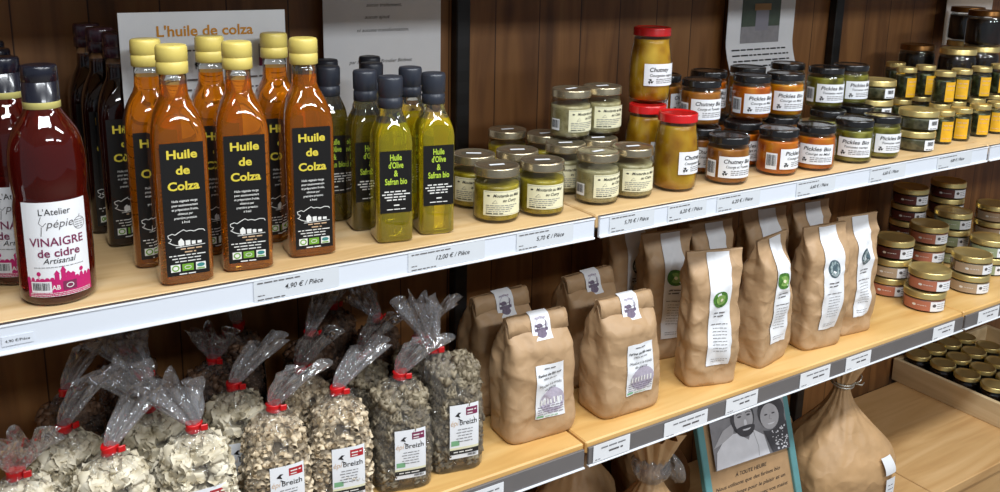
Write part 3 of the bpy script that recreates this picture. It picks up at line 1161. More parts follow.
KIND = {'c': ('chutney_brown', 'Chutney Bio', 'Courge et Tomates'), 'o': ('pickle_orange', 'Pickles Bio', 'Courge et Miel'),
        'a': ('pickle_amber', 'Pickles Bio', 'Courge et Miel'), 'g': ('pickle_green', 'Pickles Bio', 'Tomates vertes')}
GJ = {'c': 'brown chutney jars with black lids', 'o': 'orange pickle jars with black lids', 'a': 'amber pickle jars with black lids', 'g': 'green pickle jars with black lids'}
TH = 0.0786
for k, x, y, dz, rz, lab in (
        ('c', 1.0940, 0.053, 0, -18, 'brown chutney jar with black lid at shelf edge beside the tall red-lidded jar'),
        ('c', 1.1050, 0.127, 0, -16, 'brown chutney jar of the bottom tier between the red-lidded and front black-lidded jars'),
        ('c', 1.1000, 0.214, 0, -16, 'brown chutney jar of the bottom tier at the back, supporting one with barcode'),
        ('c', 1.1130, 0.142, 1, -20, 'brown chutney jar with black lid on the upper tier beside the tallest stack'),
        ('c', 1.0920, 0.218, 1, 36, 'brown chutney jar at the upper back showing its barcode beside the tallest stack'),
        ('o', 1.2080, 0.128, 0, -16, 'orange pickle jar of the bottom tier tucked between brown and orange front jars'),
        ('o', 1.2160, 0.054, 0, 10, 'orange pickle jar at shelf edge right after the brown chutney jar'),
        ('o', 1.3030, 0.046, 0, -44, 'orange pickle jar at shelf edge right before the green ones'),
        ('o', 1.2150, 0.214, 0, -16, 'orange pickle jar of the bottom tier at the very back'),
        ('a', 1.3100, 0.132, 0, -16, 'amber pickle jar of the bottom tier behind the second orange front jar'),
        ('o', 1.2390, 0.143, 1, -16, 'orange pickle jar on the upper tier, label facing out'),
        ('o', 1.2060, 0.218, 1, -22, 'orange pickle jar behind the brown one on the upper tier'),
        ('a', 1.3180, 0.136, 1, -28, 'amber pickle jar on the upper tier next to the green jars'),
        ('a', 1.3250, 0.226, 0, -16, 'amber pickle jar of the bottom tier below the curled paper sheet'),
        ('a', 1.3200, 0.228, 1, -16, 'amber pickle jar of the upper tier just below the curled paper sheet'),
        ('g', 1.4130, 0.049, 0, -46, 'green pickle jar at shelf edge right after the orange ones'),
        ('g', 1.4935, 0.049, 0, -18, 'green pickle jar at shelf edge beside the flat gold-lidded jars'),
        ('g', 1.4480, 0.135, 0, -16, 'green pickle jar of the bottom tier behind the first green front jar'),
        ('g', 1.5380, 0.138, 0, -16, 'green pickle jar of the bottom tier behind the second green front jar'),
        ('g', 1.4640, 0.160, 1, -26, 'green pickle jar on the upper tier beside the amber jar'),
        ('g', 1.5470, 0.166, 1, -14, 'green pickle jar on the upper tier beside the flat clip-lidded jar'),
        ('g', 1.4400, 0.232, 0, -16, 'green pickle jar of the bottom tier at the back by the upright'),
        ('g', 1.4400, 0.234, 1, -16, 'green pickle jar of the upper tier at the back by the upright')):
    place('pk' + k, make_pickle(*KIND[k]), 'jar', (x, y, ZU + dz * TH), radians(rz), lab, GJ[k])


def make_flat(mat, lid, r, h, name, lab_mat, label_fn, lang):
    def mk():
        t = thing(name)
        prof = [(r * 0.84, 0.0), (r * 0.93, 0.0012), (r * 0.975, 0.005), (r * 0.985, h * 0.55), (r * 0.985, h * 0.66), (r * 0.95, h * 0.72), (r * 0.95, h * 0.8)]
        jar_parts(t, prof, h * 0.62, mat, r, h * 0.68, h, lid, inset=0.0014)
        a = Art(41)
        label_fn(a, r, h)
        a.build('label', on_cyl(r * 0.987, -pi / 2 + lang), t)
        return t
    return mk


def flat_label(a, r, h):
    a.rect(-0.013, h * 0.10, 0.013, h * 0.60, 'paper_white', 0)
    a.barcode(-0.008, h * 0.26, 0.010, h * 0.55, 1)
    a.micro(-0.010, 0.010, h * 0.14, 0.0020, 'ink')


G = 'flat herb jars with gold lids'
FH = 0.0392
for x, y, dz, rz, lab in ((1.6120, 0.054, 0, -14, 'flat grey-green jar with gold lid at shelf edge, bottom of the pair'),
                          (1.6200, 0.057, 1, -12, 'flat grey-green jar with gold lid, topmost of the shelf-edge pair'),
                          (1.6500, 0.178, 0, -16, 'flat grey-green jar, lowest of the rear stack behind the pair'),
                          (1.6500, 0.178, 1, -16, 'flat grey-green jar, middle of the rear stack behind the pair'),
                          (1.6600, 0.182, 2, -16, 'flat grey-green jar with gold lid, topmost of the rear stack')):
    place('flat_herb', make_flat('herb_grey', 'gold_lid', 0.0372, FH, 'terrine_jar', 'paper_white', flat_label, 0.12), 'jar', (x, y, ZU + dz * FH), radians(rz), lab, G)


def make_small_jar(mat):
    def mk():
        t = thing('pesto_jar')
        prof = [(0.017, 0.0), (0.0200, 0.001), (0.0212, 0.004), (0.0214, 0.010), (0.0214, 0.046), (0.0206, 0.051), (0.0192, 0.055), (0.0190, 0.060)]
        jar_parts(t, prof, 0.0500, mat, 0.0208, 0.0572, 0.0678, 'gold_lid', n=32)
        a = Art(51)
        a.rect(-0.0125, 0.0060, 0.0125, 0.0470, 'paper_yellow', 0)
        a.micro(-0.009, 0.009, 0.038, 0.003, 'ink_tan')
        a.micro(-0.009, 0.006, 0.030, 0.002, 'ink_tan')
        a.micro(-0.009, 0.009, 0.012, 0.002, 'ink_tan')
        a.build('label', on_cyl(0.0215), t)
        return t
    return mk


G = 'small jars with yellow labels and gold lids'
SH = 0.0680
for x, y, dz, rz, lab in (
        (1.7130, 0.062, 0, -26, 'small yellow-labelled jar at shelf edge beside the flat herb jars'),
        (1.7760, 0.062, 0, -48, 'second small yellow-labelled jar along the shelf edge, green filling showing'),
        (1.8550, 0.068, 0, -30, 'third small yellow-labelled jar along the shelf edge, past the shelf joint'),
        (1.9200, 0.068, 0, -50, 'fourth small yellow-labelled jar along the shelf edge, green side showing'),
        (1.9950, 0.072, 0, -30, 'small yellow-labelled jar at shelf edge, the one cut by the picture border'),
        (1.7820, 0.114, 0, -16, 'small yellow-labelled jar of the bottom tier behind the second one'),
        (1.8500, 0.120, 0, -16, 'small yellow-labelled jar of the bottom tier behind the third one'),
        (1.9310, 0.124, 0, -16, 'small yellow-labelled jar of the bottom tier behind the fourth one'),
        (2.0180, 0.130, 0, -16, 'small yellow-labelled jar of the bottom tier in the second row by the border'),
        (1.7840, 0.112, 1, -14, 'small yellow-labelled jar on the upper tier, nearest the flat herb jars'),
        (1.8530, 0.117, 1, -46, 'second yellow-labelled jar of the upper tier, green filling beside its label'),
        (1.9330, 0.120, 1, -24, 'third yellow-labelled jar of the upper tier'),
        (2.0200, 0.127, 1, -24, 'yellow-labelled jar of the upper tier cut by the picture border'),
        (1.7600, 0.188, 0, -16, 'small jar of the bottom tier in the rear row beside the flat rear stack'),
        (1.8350, 0.192, 0, -16, 'small jar of the bottom tier in the rear row, second from the flat stack'),
        (1.7620, 0.186, 1, -14, 'yellow-labelled jar in the rear row of the upper tier beside the flat stack'),
        (1.8370, 0.190, 1, -14, 'second yellow-labelled jar in the rear row of the upper tier'),
        (1.8200, 0.255, 0, -16, 'small jar of the bottom tier against the wall'),
        (1.8220, 0.253, 1, -14, 'gold-lidded small jar of the upper tier nearest the plank wall')):
    place('small', make_small_jar('dark_green'), 'jar', (x, y, ZU + dz * SH), radians(rz), lab, G)


def make_dark_jar(mat, lid, r, h):
    def mk():
        t = thing('preserve_jar')
        prof = [(r * 0.82, 0.0), (r * 0.94, 0.0013), (r * 0.99, 0.006), (r, 0.012), (r, h * 0.66), (r * 0.97, h * 0.74), (r * 0.90, h * 0.80), (r * 0.89, h * 0.9)]
        jar_parts(t, prof, h * 0.76, mat, r * 0.97, h * 0.84, h, lid)
        return t
    return mk


G = 'large dark preserve jars at the back'
BH = 0.0825
for x, y, dz, lid, lab in (
        (1.9780, 0.205, 0, 'gold_lid', 'dark preserve jar of the bottom tier behind the yellow-labelled jars'),
        (1.9780, 0.205, 1, 'gold_lid', 'gold-lidded dark preserve jar right behind the yellow-labelled upper tier'),
        (2.0900, 0.215, 0, 'gold_lid', 'dark preserve jar of the bottom tier under the pair of black jars'),
        (2.0900, 0.215, 1, 'gold_lid', 'gold-lidded dark preserve jar carrying the black jar nearest the border'),
        (2.1750, 0.310, 0, 'gold_lid', 'dark preserve jar of the bottom tier at the wall under the black jars'),
        (2.1750, 0.310, 1, 'gold_lid', 'gold-lidded dark preserve jar at the wall carrying a black jar'),
        (1.9700, 0.300, 0, 'brown_lid', 'dark preserve jar at the wall, bottom tier, under a brown lid'),
        (1.9700, 0.300, 1, 'brown_lid', 'brown-lidded dark jar at the wall beside the black jars'),
        (2.0900, 0.215, 2, 'brown_lid', 'black jar with brown lid on the highest tier, cut by the picture border'),
        (2.1750, 0.310, 2, 'brown_lid', 'black jar with brown lid on the highest tier in front of the white sheet')):
    place('dark' + lid, make_dark_jar('dark_jam', lid, 0.040, BH), 'jar', (x, y, ZU + dz * BH), 0, lab, G)

# flat jars stacked on the lower shelf
def pate_label(col):
    def fn(a, r, h):
        a.rect(-0.055, h * 0.10, 0.014, h * 0.60, col, 0)
        a.rect(0.004, h * 0.10, 0.040, h * 0.60, 'paper_white', 1)
        a.disc(-0.028, h * 0.36, 0.004, 0.0026, 'ink_white', 1, 10)
        a.micro(-0.022, -0.004, h * 0.36, 0.0016, 'ink_white')
        a.disc(0.012, h * 0.40, 0.004, 0.0036, 'ink_soft', 2, 10)
        for i in range(3):
            a.micro(0.018, 0.036, h * (0.46 - 0.11 * i), 0.0020, 'ink_grey')
    return fn


def plain_label(a, r, h):
    a.rect(-0.026, h * 0.10, 0.026, h * 0.60, 'paper_white', 0)
    a.rect(-0.023, h * 0.14, -0.008, h * 0.55, 'ink_red', 1)
    for i in range(3):
        a.micro(-0.004, 0.022, h * (0.47 - 0.12 * i), 0.0026, 'ink_soft')


plain('label_salmon', rgb(176, 108, 84), 0.5)
plain('label_green', rgb(146, 158, 124), 0.5)
plain('label_beige', rgb(170, 148, 122), 0.5)
plain('label_maroon', rgb(84, 36, 32), 0.5)
PH = 0.0420
TIN = {'s': ('pate_pink', 'label_salmon'), 'b': ('pate_beige', 'label_beige'), 'g': ('herb_grey', 'label_green'), 'd': ('dark_jam', 'label_maroon'), 'a': ('apricot', 'label_beige')}
GT = {'s': 'flat jars with salmon labels', 'b': 'flat jars with beige labels', 'g': 'flat jars with green labels', 'd': 'dark flat jars in the rear stacks', 'a': 'flat orange jars at the border'}
for k, x, y, dz, rz, lab in (
        ('s', 1.7350, 0.065, 0, -54, 'flat salmon-labelled jar at shelf edge, bottom of the front pair'),
        ('s', 1.7450, 0.066, 1, -50, 'flat salmon-labelled jar at shelf edge, topmost of the front pair'),
        ('s', 1.7420, 0.156, 0, -50, 'flat jar lowest in the stack of three beside the grain bags'),
        ('b', 1.7420, 0.156, 1, -50, 'flat jar in the middle of the stack of three beside the grain bags'),
        ('d', 1.7480, 0.158, 2, -50, 'dark flat jar topmost in the stack of three beside the grain bags'),
        ('b', 1.9180, 0.075, 0, -50, 'flat beige-labelled jar at shelf edge, bottom of the second pair'),
        ('b', 1.9230, 0.078, 1, -40, 'flat beige-labelled jar at shelf edge, topmost of the second pair'),
        ('s', 1.9050, 0.178, 0, -50, 'flat jar lowest in the rear stack between the two front pairs'),
        ('s', 1.9050, 0.178, 1, -50, 'flat jar in the middle of the rear stack between the two front pairs'),
        ('s', 1.9120, 0.180, 2, -50, 'flat jar topmost in the rear stack between the two front pairs'),
        ('g', 2.0700, 0.120, 0, -50, 'flat green-labelled jar at the picture border, lower of its pair'),
        ('g', 2.0720, 0.122, 1, -50, 'flat green-labelled jar at the picture border, upper of its pair'),
        ('g', 2.0650, 0.214, 0, -50, 'flat jar lowest in the green-topped rear stack'),
        ('g', 2.0650, 0.214, 1, -50, 'flat jar in the middle of the green-topped rear stack'),
        ('g', 2.0680, 0.216, 2, -50, 'flat green-labelled jar topmost of the rear stack'),
        ('d', 2.0300, 0.310, 0, -50, 'dark flat jar at the bottom of the stack against the wall by the upright'),
        ('d', 2.0300, 0.310, 1, -50, 'dark flat jar second from the bottom against the wall by the upright'),
        ('d', 2.0300, 0.310, 2, -50, 'dark flat jar third from the bottom against the wall by the upright'),
        ('d', 2.0300, 0.310, 3, -50, 'dark flat jar topmost of the stack against the wall by the upright'),
        ('d', 2.1750, 0.300, 0, -50, 'dark flat jar at the bottom of the tallest rear stack'),
        ('d', 2.1750, 0.300, 1, -50, 'dark flat jar second from the bottom of the tallest rear stack'),
        ('d', 2.1750, 0.300, 2, -50, 'dark flat jar third from the bottom of the tallest rear stack'),
        ('d', 2.1750, 0.300, 3, -50, 'dark flat jar topmost of the tallest rear stack, lid just under the shelf'),
        ('a', 2.2200, 0.200, 0, -50, 'flat orange jar at the bottom of the border stack'),
        ('a', 2.2200, 0.200, 1, -50, 'flat orange jar in the middle of the border stack'),
        ('a', 2.2200, 0.200, 2, -50, 'flat orange jar topmost of the border stack')):
    place('tin' + k, make_flat(TIN[k][0], 'gold_lid', 0.0425, PH, 'terrine_jar', None, pate_label(TIN[k][1]), 0.15), 'jar', (x, y, ZL + dz * PH), radians(rz), lab, GT[k])

# ================================================================== PAPER BAGS
class PaperBag:
    """Block-bottom kraft bag: rounded-rectangle section that pinches into a flat top."""

    def __init__(self, w, d, h_body, h_top, seed, amp=0.0035, top_w=0.96, top_y=0.0, bulge=0.06):
        self.w, self.d, self.hb, self.ht, self.seed, self.amp = w, d, h_body, h_top, seed, amp
        self.top_w, self.top_y, self.bulge = top_w, top_y, bulge

    def dims(self, z):
        a, b = self.w / 2, self.d / 2
        if z <= self.hb:
            q = z / self.hb
            k = 1 + self.bulge * sin(pi * min(1, q * 0.95 + 0.05)) - 0.05 * (1 - min(1, z / 0.012)) ** 2
            return a * k, b * (k + self.bulge * sin(pi * q)), 6.0 - 1.6 * q, 0.0
        q = min(1.0, (z - self.hb) / (self.ht - self.hb))
        qq = q * q * (3 - 2 * q)
        b1 = b * (1 - qq) + 0.0030 * qq
        a1 = a * (1 + (self.top_w - 1) * qq)
        return a1, b1, 4.4 + 2 * q, self.top_y * qq

    def disp(self, x, y, z):
        s = self.seed
        e = min(1.0, z / 0.03)

        def ridge(f, o, fz=0.8):
            n = noise.noise(Vector((x * f + o, y * f + o * 1.7, z * f * fz - o)))
            return abs(n)
        big = noise.noise(Vector((x * 10 + s, y * 10, z * 8 + s)))
        h = big * 0.9 + ridge(17, s * 2.3) * 1.5 - ridge(13, s * 5.1, 1.1) * 1.5 + (ridge(34, s) - ridge(30, s + 9.0)) * 0.55
        return e * self.amp * h

    def point(self, x, y, a, b, cy, z, lift=0.0):
        nx, ny = x / (a * a), y / (b * b)
        l = math.hypot(nx, ny) or 1
        k = min(1.0, b / (self.d * 0.28))
        dsp = self.disp(x, y * k, z) * max(0.25, k) + lift
        px, py = x + nx / l * dsp, y + ny / l * dsp
        if z > self.hb * 0.75:          # gusset: the narrow sides fold inwards towards the top
            g = min(1.0, (z - self.hb * 0.75) / (self.ht - self.hb * 0.75))
            side = (abs(x) / a) ** 6
            px *= 1 - 0.30 * g * (1 - g * 0.75) * side * (1 - min(1, abs(y) / b))
        return (px, py + cy, z)

    def front(self, u, z, lift):
        a, b, n, cy = self.dims(z)
        t = min(0.985, abs(u) / a)
        y = -b * (1 - t ** n) ** (1 / n)
        return self.point(u, y, a, b, cy, z, lift)

    def mesh(self, mat, nz=70, nk=120):
        rs = []
        zs = [0, 0.003, 0.008] + [0.008 + (self.ht - 0.008) * i / nz for i in range(1, nz + 1)]
        for z in zs:
            a, b, n, cy = self.dims(z)
            if z == 0:
                a, b = a * 0.96, b * 0.94
            r = []
            for j in range(nk):
                # even spacing round the rectangle, then pulled on to the rounded section
                W, D = self.w, self.d
                q = ((j + 0.5) / nk) * 2 * (W + D)
                if q < W:
                    x, y = -1 + 2 * q / W, -1.0
                elif q < W + D:
                    x, y = 1.0, -1 + 2 * (q - W) / D
                elif q < 2 * W + D:
                    x, y = 1 - 2 * (q - W - D) / W, 1.0
                else:
                    x, y = -1.0, 1 - 2 * (q - 2 * W - D) / D
                k = (abs(x) ** n + abs(y) ** n) ** (-1 / n)
                r.append(self.point(x * k * a, y * k * b, a, b, cy, z))
            rs.append(r)
        b = MB()
        b.rings(rs, mat)
        return b


def ox_sticker(a, u0, v0, w, h):
    """printed stamp: an ox with a ploughman over a half disc of field"""
    a.disc(u0, v0 - h * 0.05, w * 0.36, h * 0.36, 'ink_violet', 1, 16, pi, 2 * pi)
    a.ring(u0, v0 - h * 0.05, w * 0.37, h * 0.37, w * 0.02, 'ink_violet_pale', 1, 16, 0, pi)
    a.disc(u0 - w * 0.10, v0 + h * 0.04, w * 0.17, h * 0.085, 'ink_violet', 1, 12)
    a.disc(u0 - w * 0.28, v0 + h * 0.06, w * 0.06, h * 0.05, 'ink_violet', 1, 10)
    for du in (-0.22, -0.14, -0.02, 0.04):
        a.rect(u0 + w * du, v0 - h * 0.12, u0 + w * (du + 0.035), v0 + h * 0.03, 'ink_violet', 1, 1, 1)
    a.rect(u0 + w * 0.22, v0 - h * 0.10, u0 + w * 0.29, v0 + h * 0.12, 'ink_violet', 1, 1, 1)
    a.disc(u0 + w * 0.255, v0 + h * 0.16, w * 0.035, h * 0.035, 'ink_violet', 1, 8)
    a.line([(u0 + w * 0.05, v0 + h * 0.02), (u0 + w * 0.24, v0 + h * 0.05)], 0.0008, 'ink_violet')
    a.micro(u0 - w * 0.28, u0 + w * 0.26, v0 + h * 0.28, 0.0018, 'ink_violet_pale')


def make_flour(seed):
    def mk():
        t = thing('flour_bag')
        pb = PaperBag(0.119, 0.076, 0.136, 0.190, seed, 0.0060, 0.90, 0.004, 0.05)
        pb.mesh('kraft').build('bag', t)
        # rolled top hanging over the front
        b = MB()
        w = 0.0525
        rs = []
        for x in [i * 2 * w / 12 - w for i in range(13)]:
            wob = 0.0015 * noise.noise(Vector((x * 40, seed, 0)))
            yz = [(0.006, 0.160), (0.0045, 0.181), (0.001, 0.1875), (-0.005, 0.1870), (-0.0105, 0.180), (-0.0150, 0.1615), (-0.0128, 0.1605), (-0.0070, 0.178), (-0.0030, 0.183), (0.0015, 0.178)]
            rs.append([(x, y + wob, z + 0.004 + wob) for y, z in yz])
        b.rings(rs, 'kraft')
        b.build('folded_top', t)
        a = Art(61)
        a.cell = 0.0016
        a.rect(-0.0215, 0.043, 0.0215, 0.122, 'paper_white', 0)
        a.micro(-0.009, 0.009, 0.1160, 0.0022, 'ink_soft')
        a.text('Farine de Blé noir', 0, 0.1065, 0.0036, 'ink', 0.02, width=0.0370)
        a.text('100% blé noir', 0, 0.1010, 0.0030, 'ink_soft', 0.008, width=0.0220)
        a.text('Moulue à la meule', 0, 0.0915, 0.0040, 'ink', 0.0, shear=0.25, width=0.0360)
        a.text('de pierre', 0, 0.0855, 0.0040, 'ink', 0.0, shear=0.25, width=0.0200)
        a.disc(0.003, 0.0680, 0.0185, 0.0180, 'ink_violet_pale', 1, 24)
        for i in range(7):
            a.rect(-0.0150 + i * 0.0050, 0.0640, -0.0130 + i * 0.0050, 0.0720, 'ink_white', 2, 1, 1)
        for i in range(4):
            a.micro(-0.019, 0.019, 0.0605 - 0.0036 * i, 0.0016, 'ink_violet')
        a.rect(-0.0200, 0.0450, -0.0100, 0.0478, 'ink_green_pale', 1, 1, 1)
        a.micro(-0.008, 0.010, 0.0455, 0.0018, 'ink_green_pale')
        a.build('label', lambda u, v, l: pb.front(u * 1.2 + 0.008, v * 1.08 - 0.010, l + 0.0012), t, 0.0004, 0.0007)
        a = Art(62)
        a.rect(-0.0165, -0.030, 0.0165, 0.010, 'paper_white', 0)
        ox_sticker(a, 0, -0.011, 0.033, 0.040)

        def flap(u, v, l):
            # v runs from the top of the roll down its front and on to the bag
            path = [(0.010, 0.004, 0.1885), (0.0045, -0.004, 0.1888), (0.0, -0.0108, 0.1810), (-0.020, -0.0158, 0.1605), (-0.030, -0.0240, 0.1520)]
            for (v1, y1, z1), (v0, y0, z0) in zip(path, path[1:]):
                if v >= v0 or v0 == -0.030:
                    q = (v1 - v) / (v1 - v0)
                    ny, nz = (z0 - z1), -(y0 - y1)
                    ln = math.hypot(ny, nz)
                    return (u + 0.003, y1 + (y0 - y1) * q + ny / ln * (l + 0.0010), z1 + 0.004 + (z0 - z1) * q + nz / ln * (l + 0.0008))
        a.build('sticker', flap, t)
        return t
    return mk


G = 'brown paper flour bags with folded tops'
for i, (x, y, rz, lab) in enumerate((
        (0.7330, 0.079, -3, 'brown flour bag with rolled top at shelf edge nearest the pasta'),
        (0.8985, 0.069, -2, 'brown flour bag with rolled top at shelf edge right of the shelf joint'),
        (0.7310, 0.178, 3, 'brown flour bag directly behind the one nearest the pasta'),
        (0.9120, 0.182, 4, 'taller-looking brown flour bag standing between and behind the front two'))):
    place('flour%d' % (i % 2), make_flour(3 + 4 * (i % 2)), 'bag', (x, y, ZL), radians(rz), lab, G)


def make_grain(seed, dot):
    def mk():
        t = thing('grain_bag')
        pb = PaperBag(0.096, 0.062, 0.165, 0.238, seed, 0.0075, 1.14, -0.004, 0.05)
        pb.mesh('kraft', nz=84).build('bag', t)
        a = Art(71)
        a.cell = 0.0016
        w = 0.0210
        a.rect(-w, 0.040, w, 0.2355, 'paper_white', 0)
        if dot == 'k':
            a.disc(0.0, 0.158, 0.0150, 0.0150, 'kiwi_green', 1, 24)
            a.disc(0.0, 0.158, 0.0095, 0.0095, 'kiwi_light', 2, 20)
            a.disc(0.0, 0.158, 0.0030, 0.0030, 'paper_cream', 3, 12)
        else:
            a.disc(0.0, 0.160, 0.0125, 0.0165, 'seed_blue', 1, 24)
            for k in range(9):
                th = k * 2 * pi / 9
                a.disc(0.0075 * cos(th), 0.160 + 0.0105 * sin(th), 0.0022, 0.0040, 'seed_light', 2, 8)
        a.micro(-0.011, 0.012, 0.1330, 0.0030, 'ink_soft')
        a.micro(-0.011, 0.008, 0.1270, 0.0030, 'ink_soft')
        a.micro(-0.015, 0.015, 0.1130, 0.0020, 'ink_soft')
        for k in range(8):
            a.micro(-0.011, 0.013, 0.1060 - k * 0.0055, 0.0016, 'ink_grey')
        a.micro(-0.013, 0.015, 0.0520, 0.0014, 'ink_grey')
        a.micro(-0.013, 0.011, 0.0480, 0.0014, 'ink_grey')
        a.build('label', lambda u, v, l: pb.front(u + 0.004, v, l + 0.0013), t, 0.0004, 0.0006)
        return t
    return mk


G = {'k': 'grain bags with green slice on the label', 's': 'grain bags with grey seed disc on the label'}
for i, (k, v, x, y, rz, lab) in enumerate((
        ('k', 0, 1.0880, 0.063, -17, 'kraft grain bag with green round picture, label facing front, at shelf edge'),
        ('k', 1, 1.2350, 0.070, 12, 'kraft grain bag with green round picture turned sideways, beside its front twin'),
        ('s', 0, 1.3740, 0.066, -6, 'kraft bag with grey seed picture, broad front one at shelf edge'),
        ('s', 1, 1.4850, 0.076, -6, 'kraft bag with grey seed picture nearest the stacked flat jars'),
        ('k', 1, 1.0880, 0.180, -10, 'kraft grain bag with green picture standing behind the front-facing green one'),
        ('k', 0, 1.2020, 0.186, -4, 'kraft grain bag whose label top shows between the two green-picture bags'),
        ('s', 1, 1.0720, 0.258, -14, 'kraft bag with dark round picture in shade behind the flour bags'),
        ('s', 0, 1.3620, 0.200, -10, 'kraft bag with dark round picture in shade behind the seed bags'),
        ('s', 1, 1.4830, 0.186, -4, 'kraft bag farthest back behind the seed bags, only top showing'))):
    place('grain%s%d' % (k, v), make_grain(11 + 5 * v + (2 if k == 's' else 0), k), 'bag', (x, y, ZL), radians(rz), lab, G[k])

# ================================================================== PASTA IN CELLOPHANE
def pasta_piece(kind, rnd):
    """one piece of dry pasta as (verts, faces), about 2 cm long, centred"""
    vs, fs = [], []
    if kind == 'fusilli':
        L, n = rnd.uniform(0.024, 0.032), 14
        for i in range(n + 1):
            z = -L / 2 + L * i / n
            a = i / n * 2 * pi * 1.5
            for k in range(3):
                b = a + k * 2 * pi / 3
                vs += [(0.0068 * cos(b), 0.0068 * sin(b), z), (0.0036 * cos(b + pi / 3), 0.0036 * sin(b + pi / 3), z)]
        for i in range(n):
            for k in range(6):
                p, q = i * 6 + k, i * 6 + (k + 1) % 6
                fs.append((p, q, q + 6, p + 6))
        fs.append(tuple(range(6))[::-1])
        fs.append(tuple(n * 6 + k for k in range(6)))
    elif kind == 'macaroni':
        R, n, m = 0.0085, 6, 7
        arc = rnd.uniform(1.6, 2.2)
        for i in range(n + 1):
            a = arc * i / n - arc / 2
            for k in range(m):
                b = 2 * pi * k / m
                rr = R + 0.0036 * cos(b)
                vs.append((rr * cos(a) - R, rr * sin(a), 0.0036 * sin(b)))
        for i in range(n):
            for k in range(m):
                p, q = i * m + k, i * m + (k + 1) % m
                fs.append((p, q, q + m, p + m))
    else:   # ruffled curls
        n, m = 16, 3
        turns = rnd.uniform(1.0, 1.5)
        for i in range(n + 1):
            a = turns * 2 * pi * i / n
            wob = 0.0018 * sin(a * 4.0)
            rr = 0.0074 + wob
            for k in range(m):
                z = -0.0060 + 0.0060 * k + 0.0035 * i / n
                fl = 0.0016 * (k - 1)
                vs.append(((rr + fl) * cos(a), (rr + fl) * sin(a), z + 0.0010 * sin(a * 5 + k)))
        for i in range(n):
            for k in range(m - 1):
                p = i * m + k
                fs.append((p, p + 1, p + 1 + m, p + m))
    return vs, fs


BAG_A, BAG_B, BAG_H = 0.0415, 0.0340, 0.128


def bag_dims(z, top=0.158):
    """half sizes and exponent of the filled part of a cellophane bag"""
    if z < BAG_H:
        q = z / BAG_H
        k = 0.93 + 0.09 * sin(pi * min(1, q * 1.05 + 0.06))
        k *= 1 - 0.10 * max(0, (q - 0.7) / 0.3) ** 2
        return BAG_A * k, BAG_B * k, 4.2 - 1.6 * q
    q = min(1, (z - BAG_H) / (top - BAG_H))
    e = (1 - q) ** 0.75
    return 0.0062 + (BAG_A * 0.84 - 0.0062) * e, 0.0062 + (BAG_B * 0.84 - 0.0062) * e, 2.6 - 0.6 * q


def pasta_mesh(kind, mat, seed, count):
    rnd = random.Random(seed)
    b = MB()
    rs = []
    for i in range(13):                      # packed core so that no daylight shows through the pile
        z = 0.004 + (BAG_H - 0.010) * i / 12
        a, bb, n = bag_dims(z)
        k = 0.72 if i < 12 else 0.45
        rs.append([(a * k * math.copysign(abs(cos(t)) ** (2 / n), cos(t)), bb * k * math.copysign(abs(sin(t)) ** (2 / n), sin(t)), z) for t in [2 * pi * j / 24 for j in range(24)]])
    b.rings(rs, 'pasta_core')
    for i in range(count):
        vs, fs = pasta_piece(kind, rnd)
        top = rnd.random() < 0.26
        if top:
            t = rnd.uniform(0, 2 * pi)
            k = math.sqrt(rnd.random()) * 0.80
            z = BAG_H - 0.004 + 0.016 * (1 - k) + rnd.uniform(-0.004, 0.003)
            a, bb, n = bag_dims(BAG_H - 0.003)
        else:
            t = rnd.uniform(0, 2 * pi)
            z = 0.012 + rnd.random() * (BAG_H - 0.010)
            a, bb, n = bag_dims(z)
            k = rnd.uniform(0.74, 0.84) if kind == 'fusilli' else rnd.uniform(0.80, 0.91)
        c, s = cos(t), sin(t)
        pos = Vector((a * k * math.copysign(abs(c) ** (2 / n), c), bb * k * math.copysign(abs(s) ** (2 / n), s), z))
        rot = Matrix.Rotation(rnd.uniform(0, 6.28), 3, 'X') @ Matrix.Rotation(rnd.uniform(0, 6.28), 3, 'Y') @ Matrix.Rotation(rnd.uniform(0, 6.28), 3, 'Z')
        if kind == 'fusilli' and not top:    # long pieces lie along the film
            rot = Matrix.Rotation(t + pi / 2, 3, 'Z') @ Matrix.Rotation(rnd.uniform(-0.35, 0.35), 3, 'X') @ Matrix.Rotation(rnd.uniform(0, 3.14), 3, 'Y') @ Matrix.Rotation(rnd.uniform(0, 6.28), 3, 'Z')
        b.add([tuple(rot @ Vector(v) + pos) for v in vs], fs, mat)
    return b


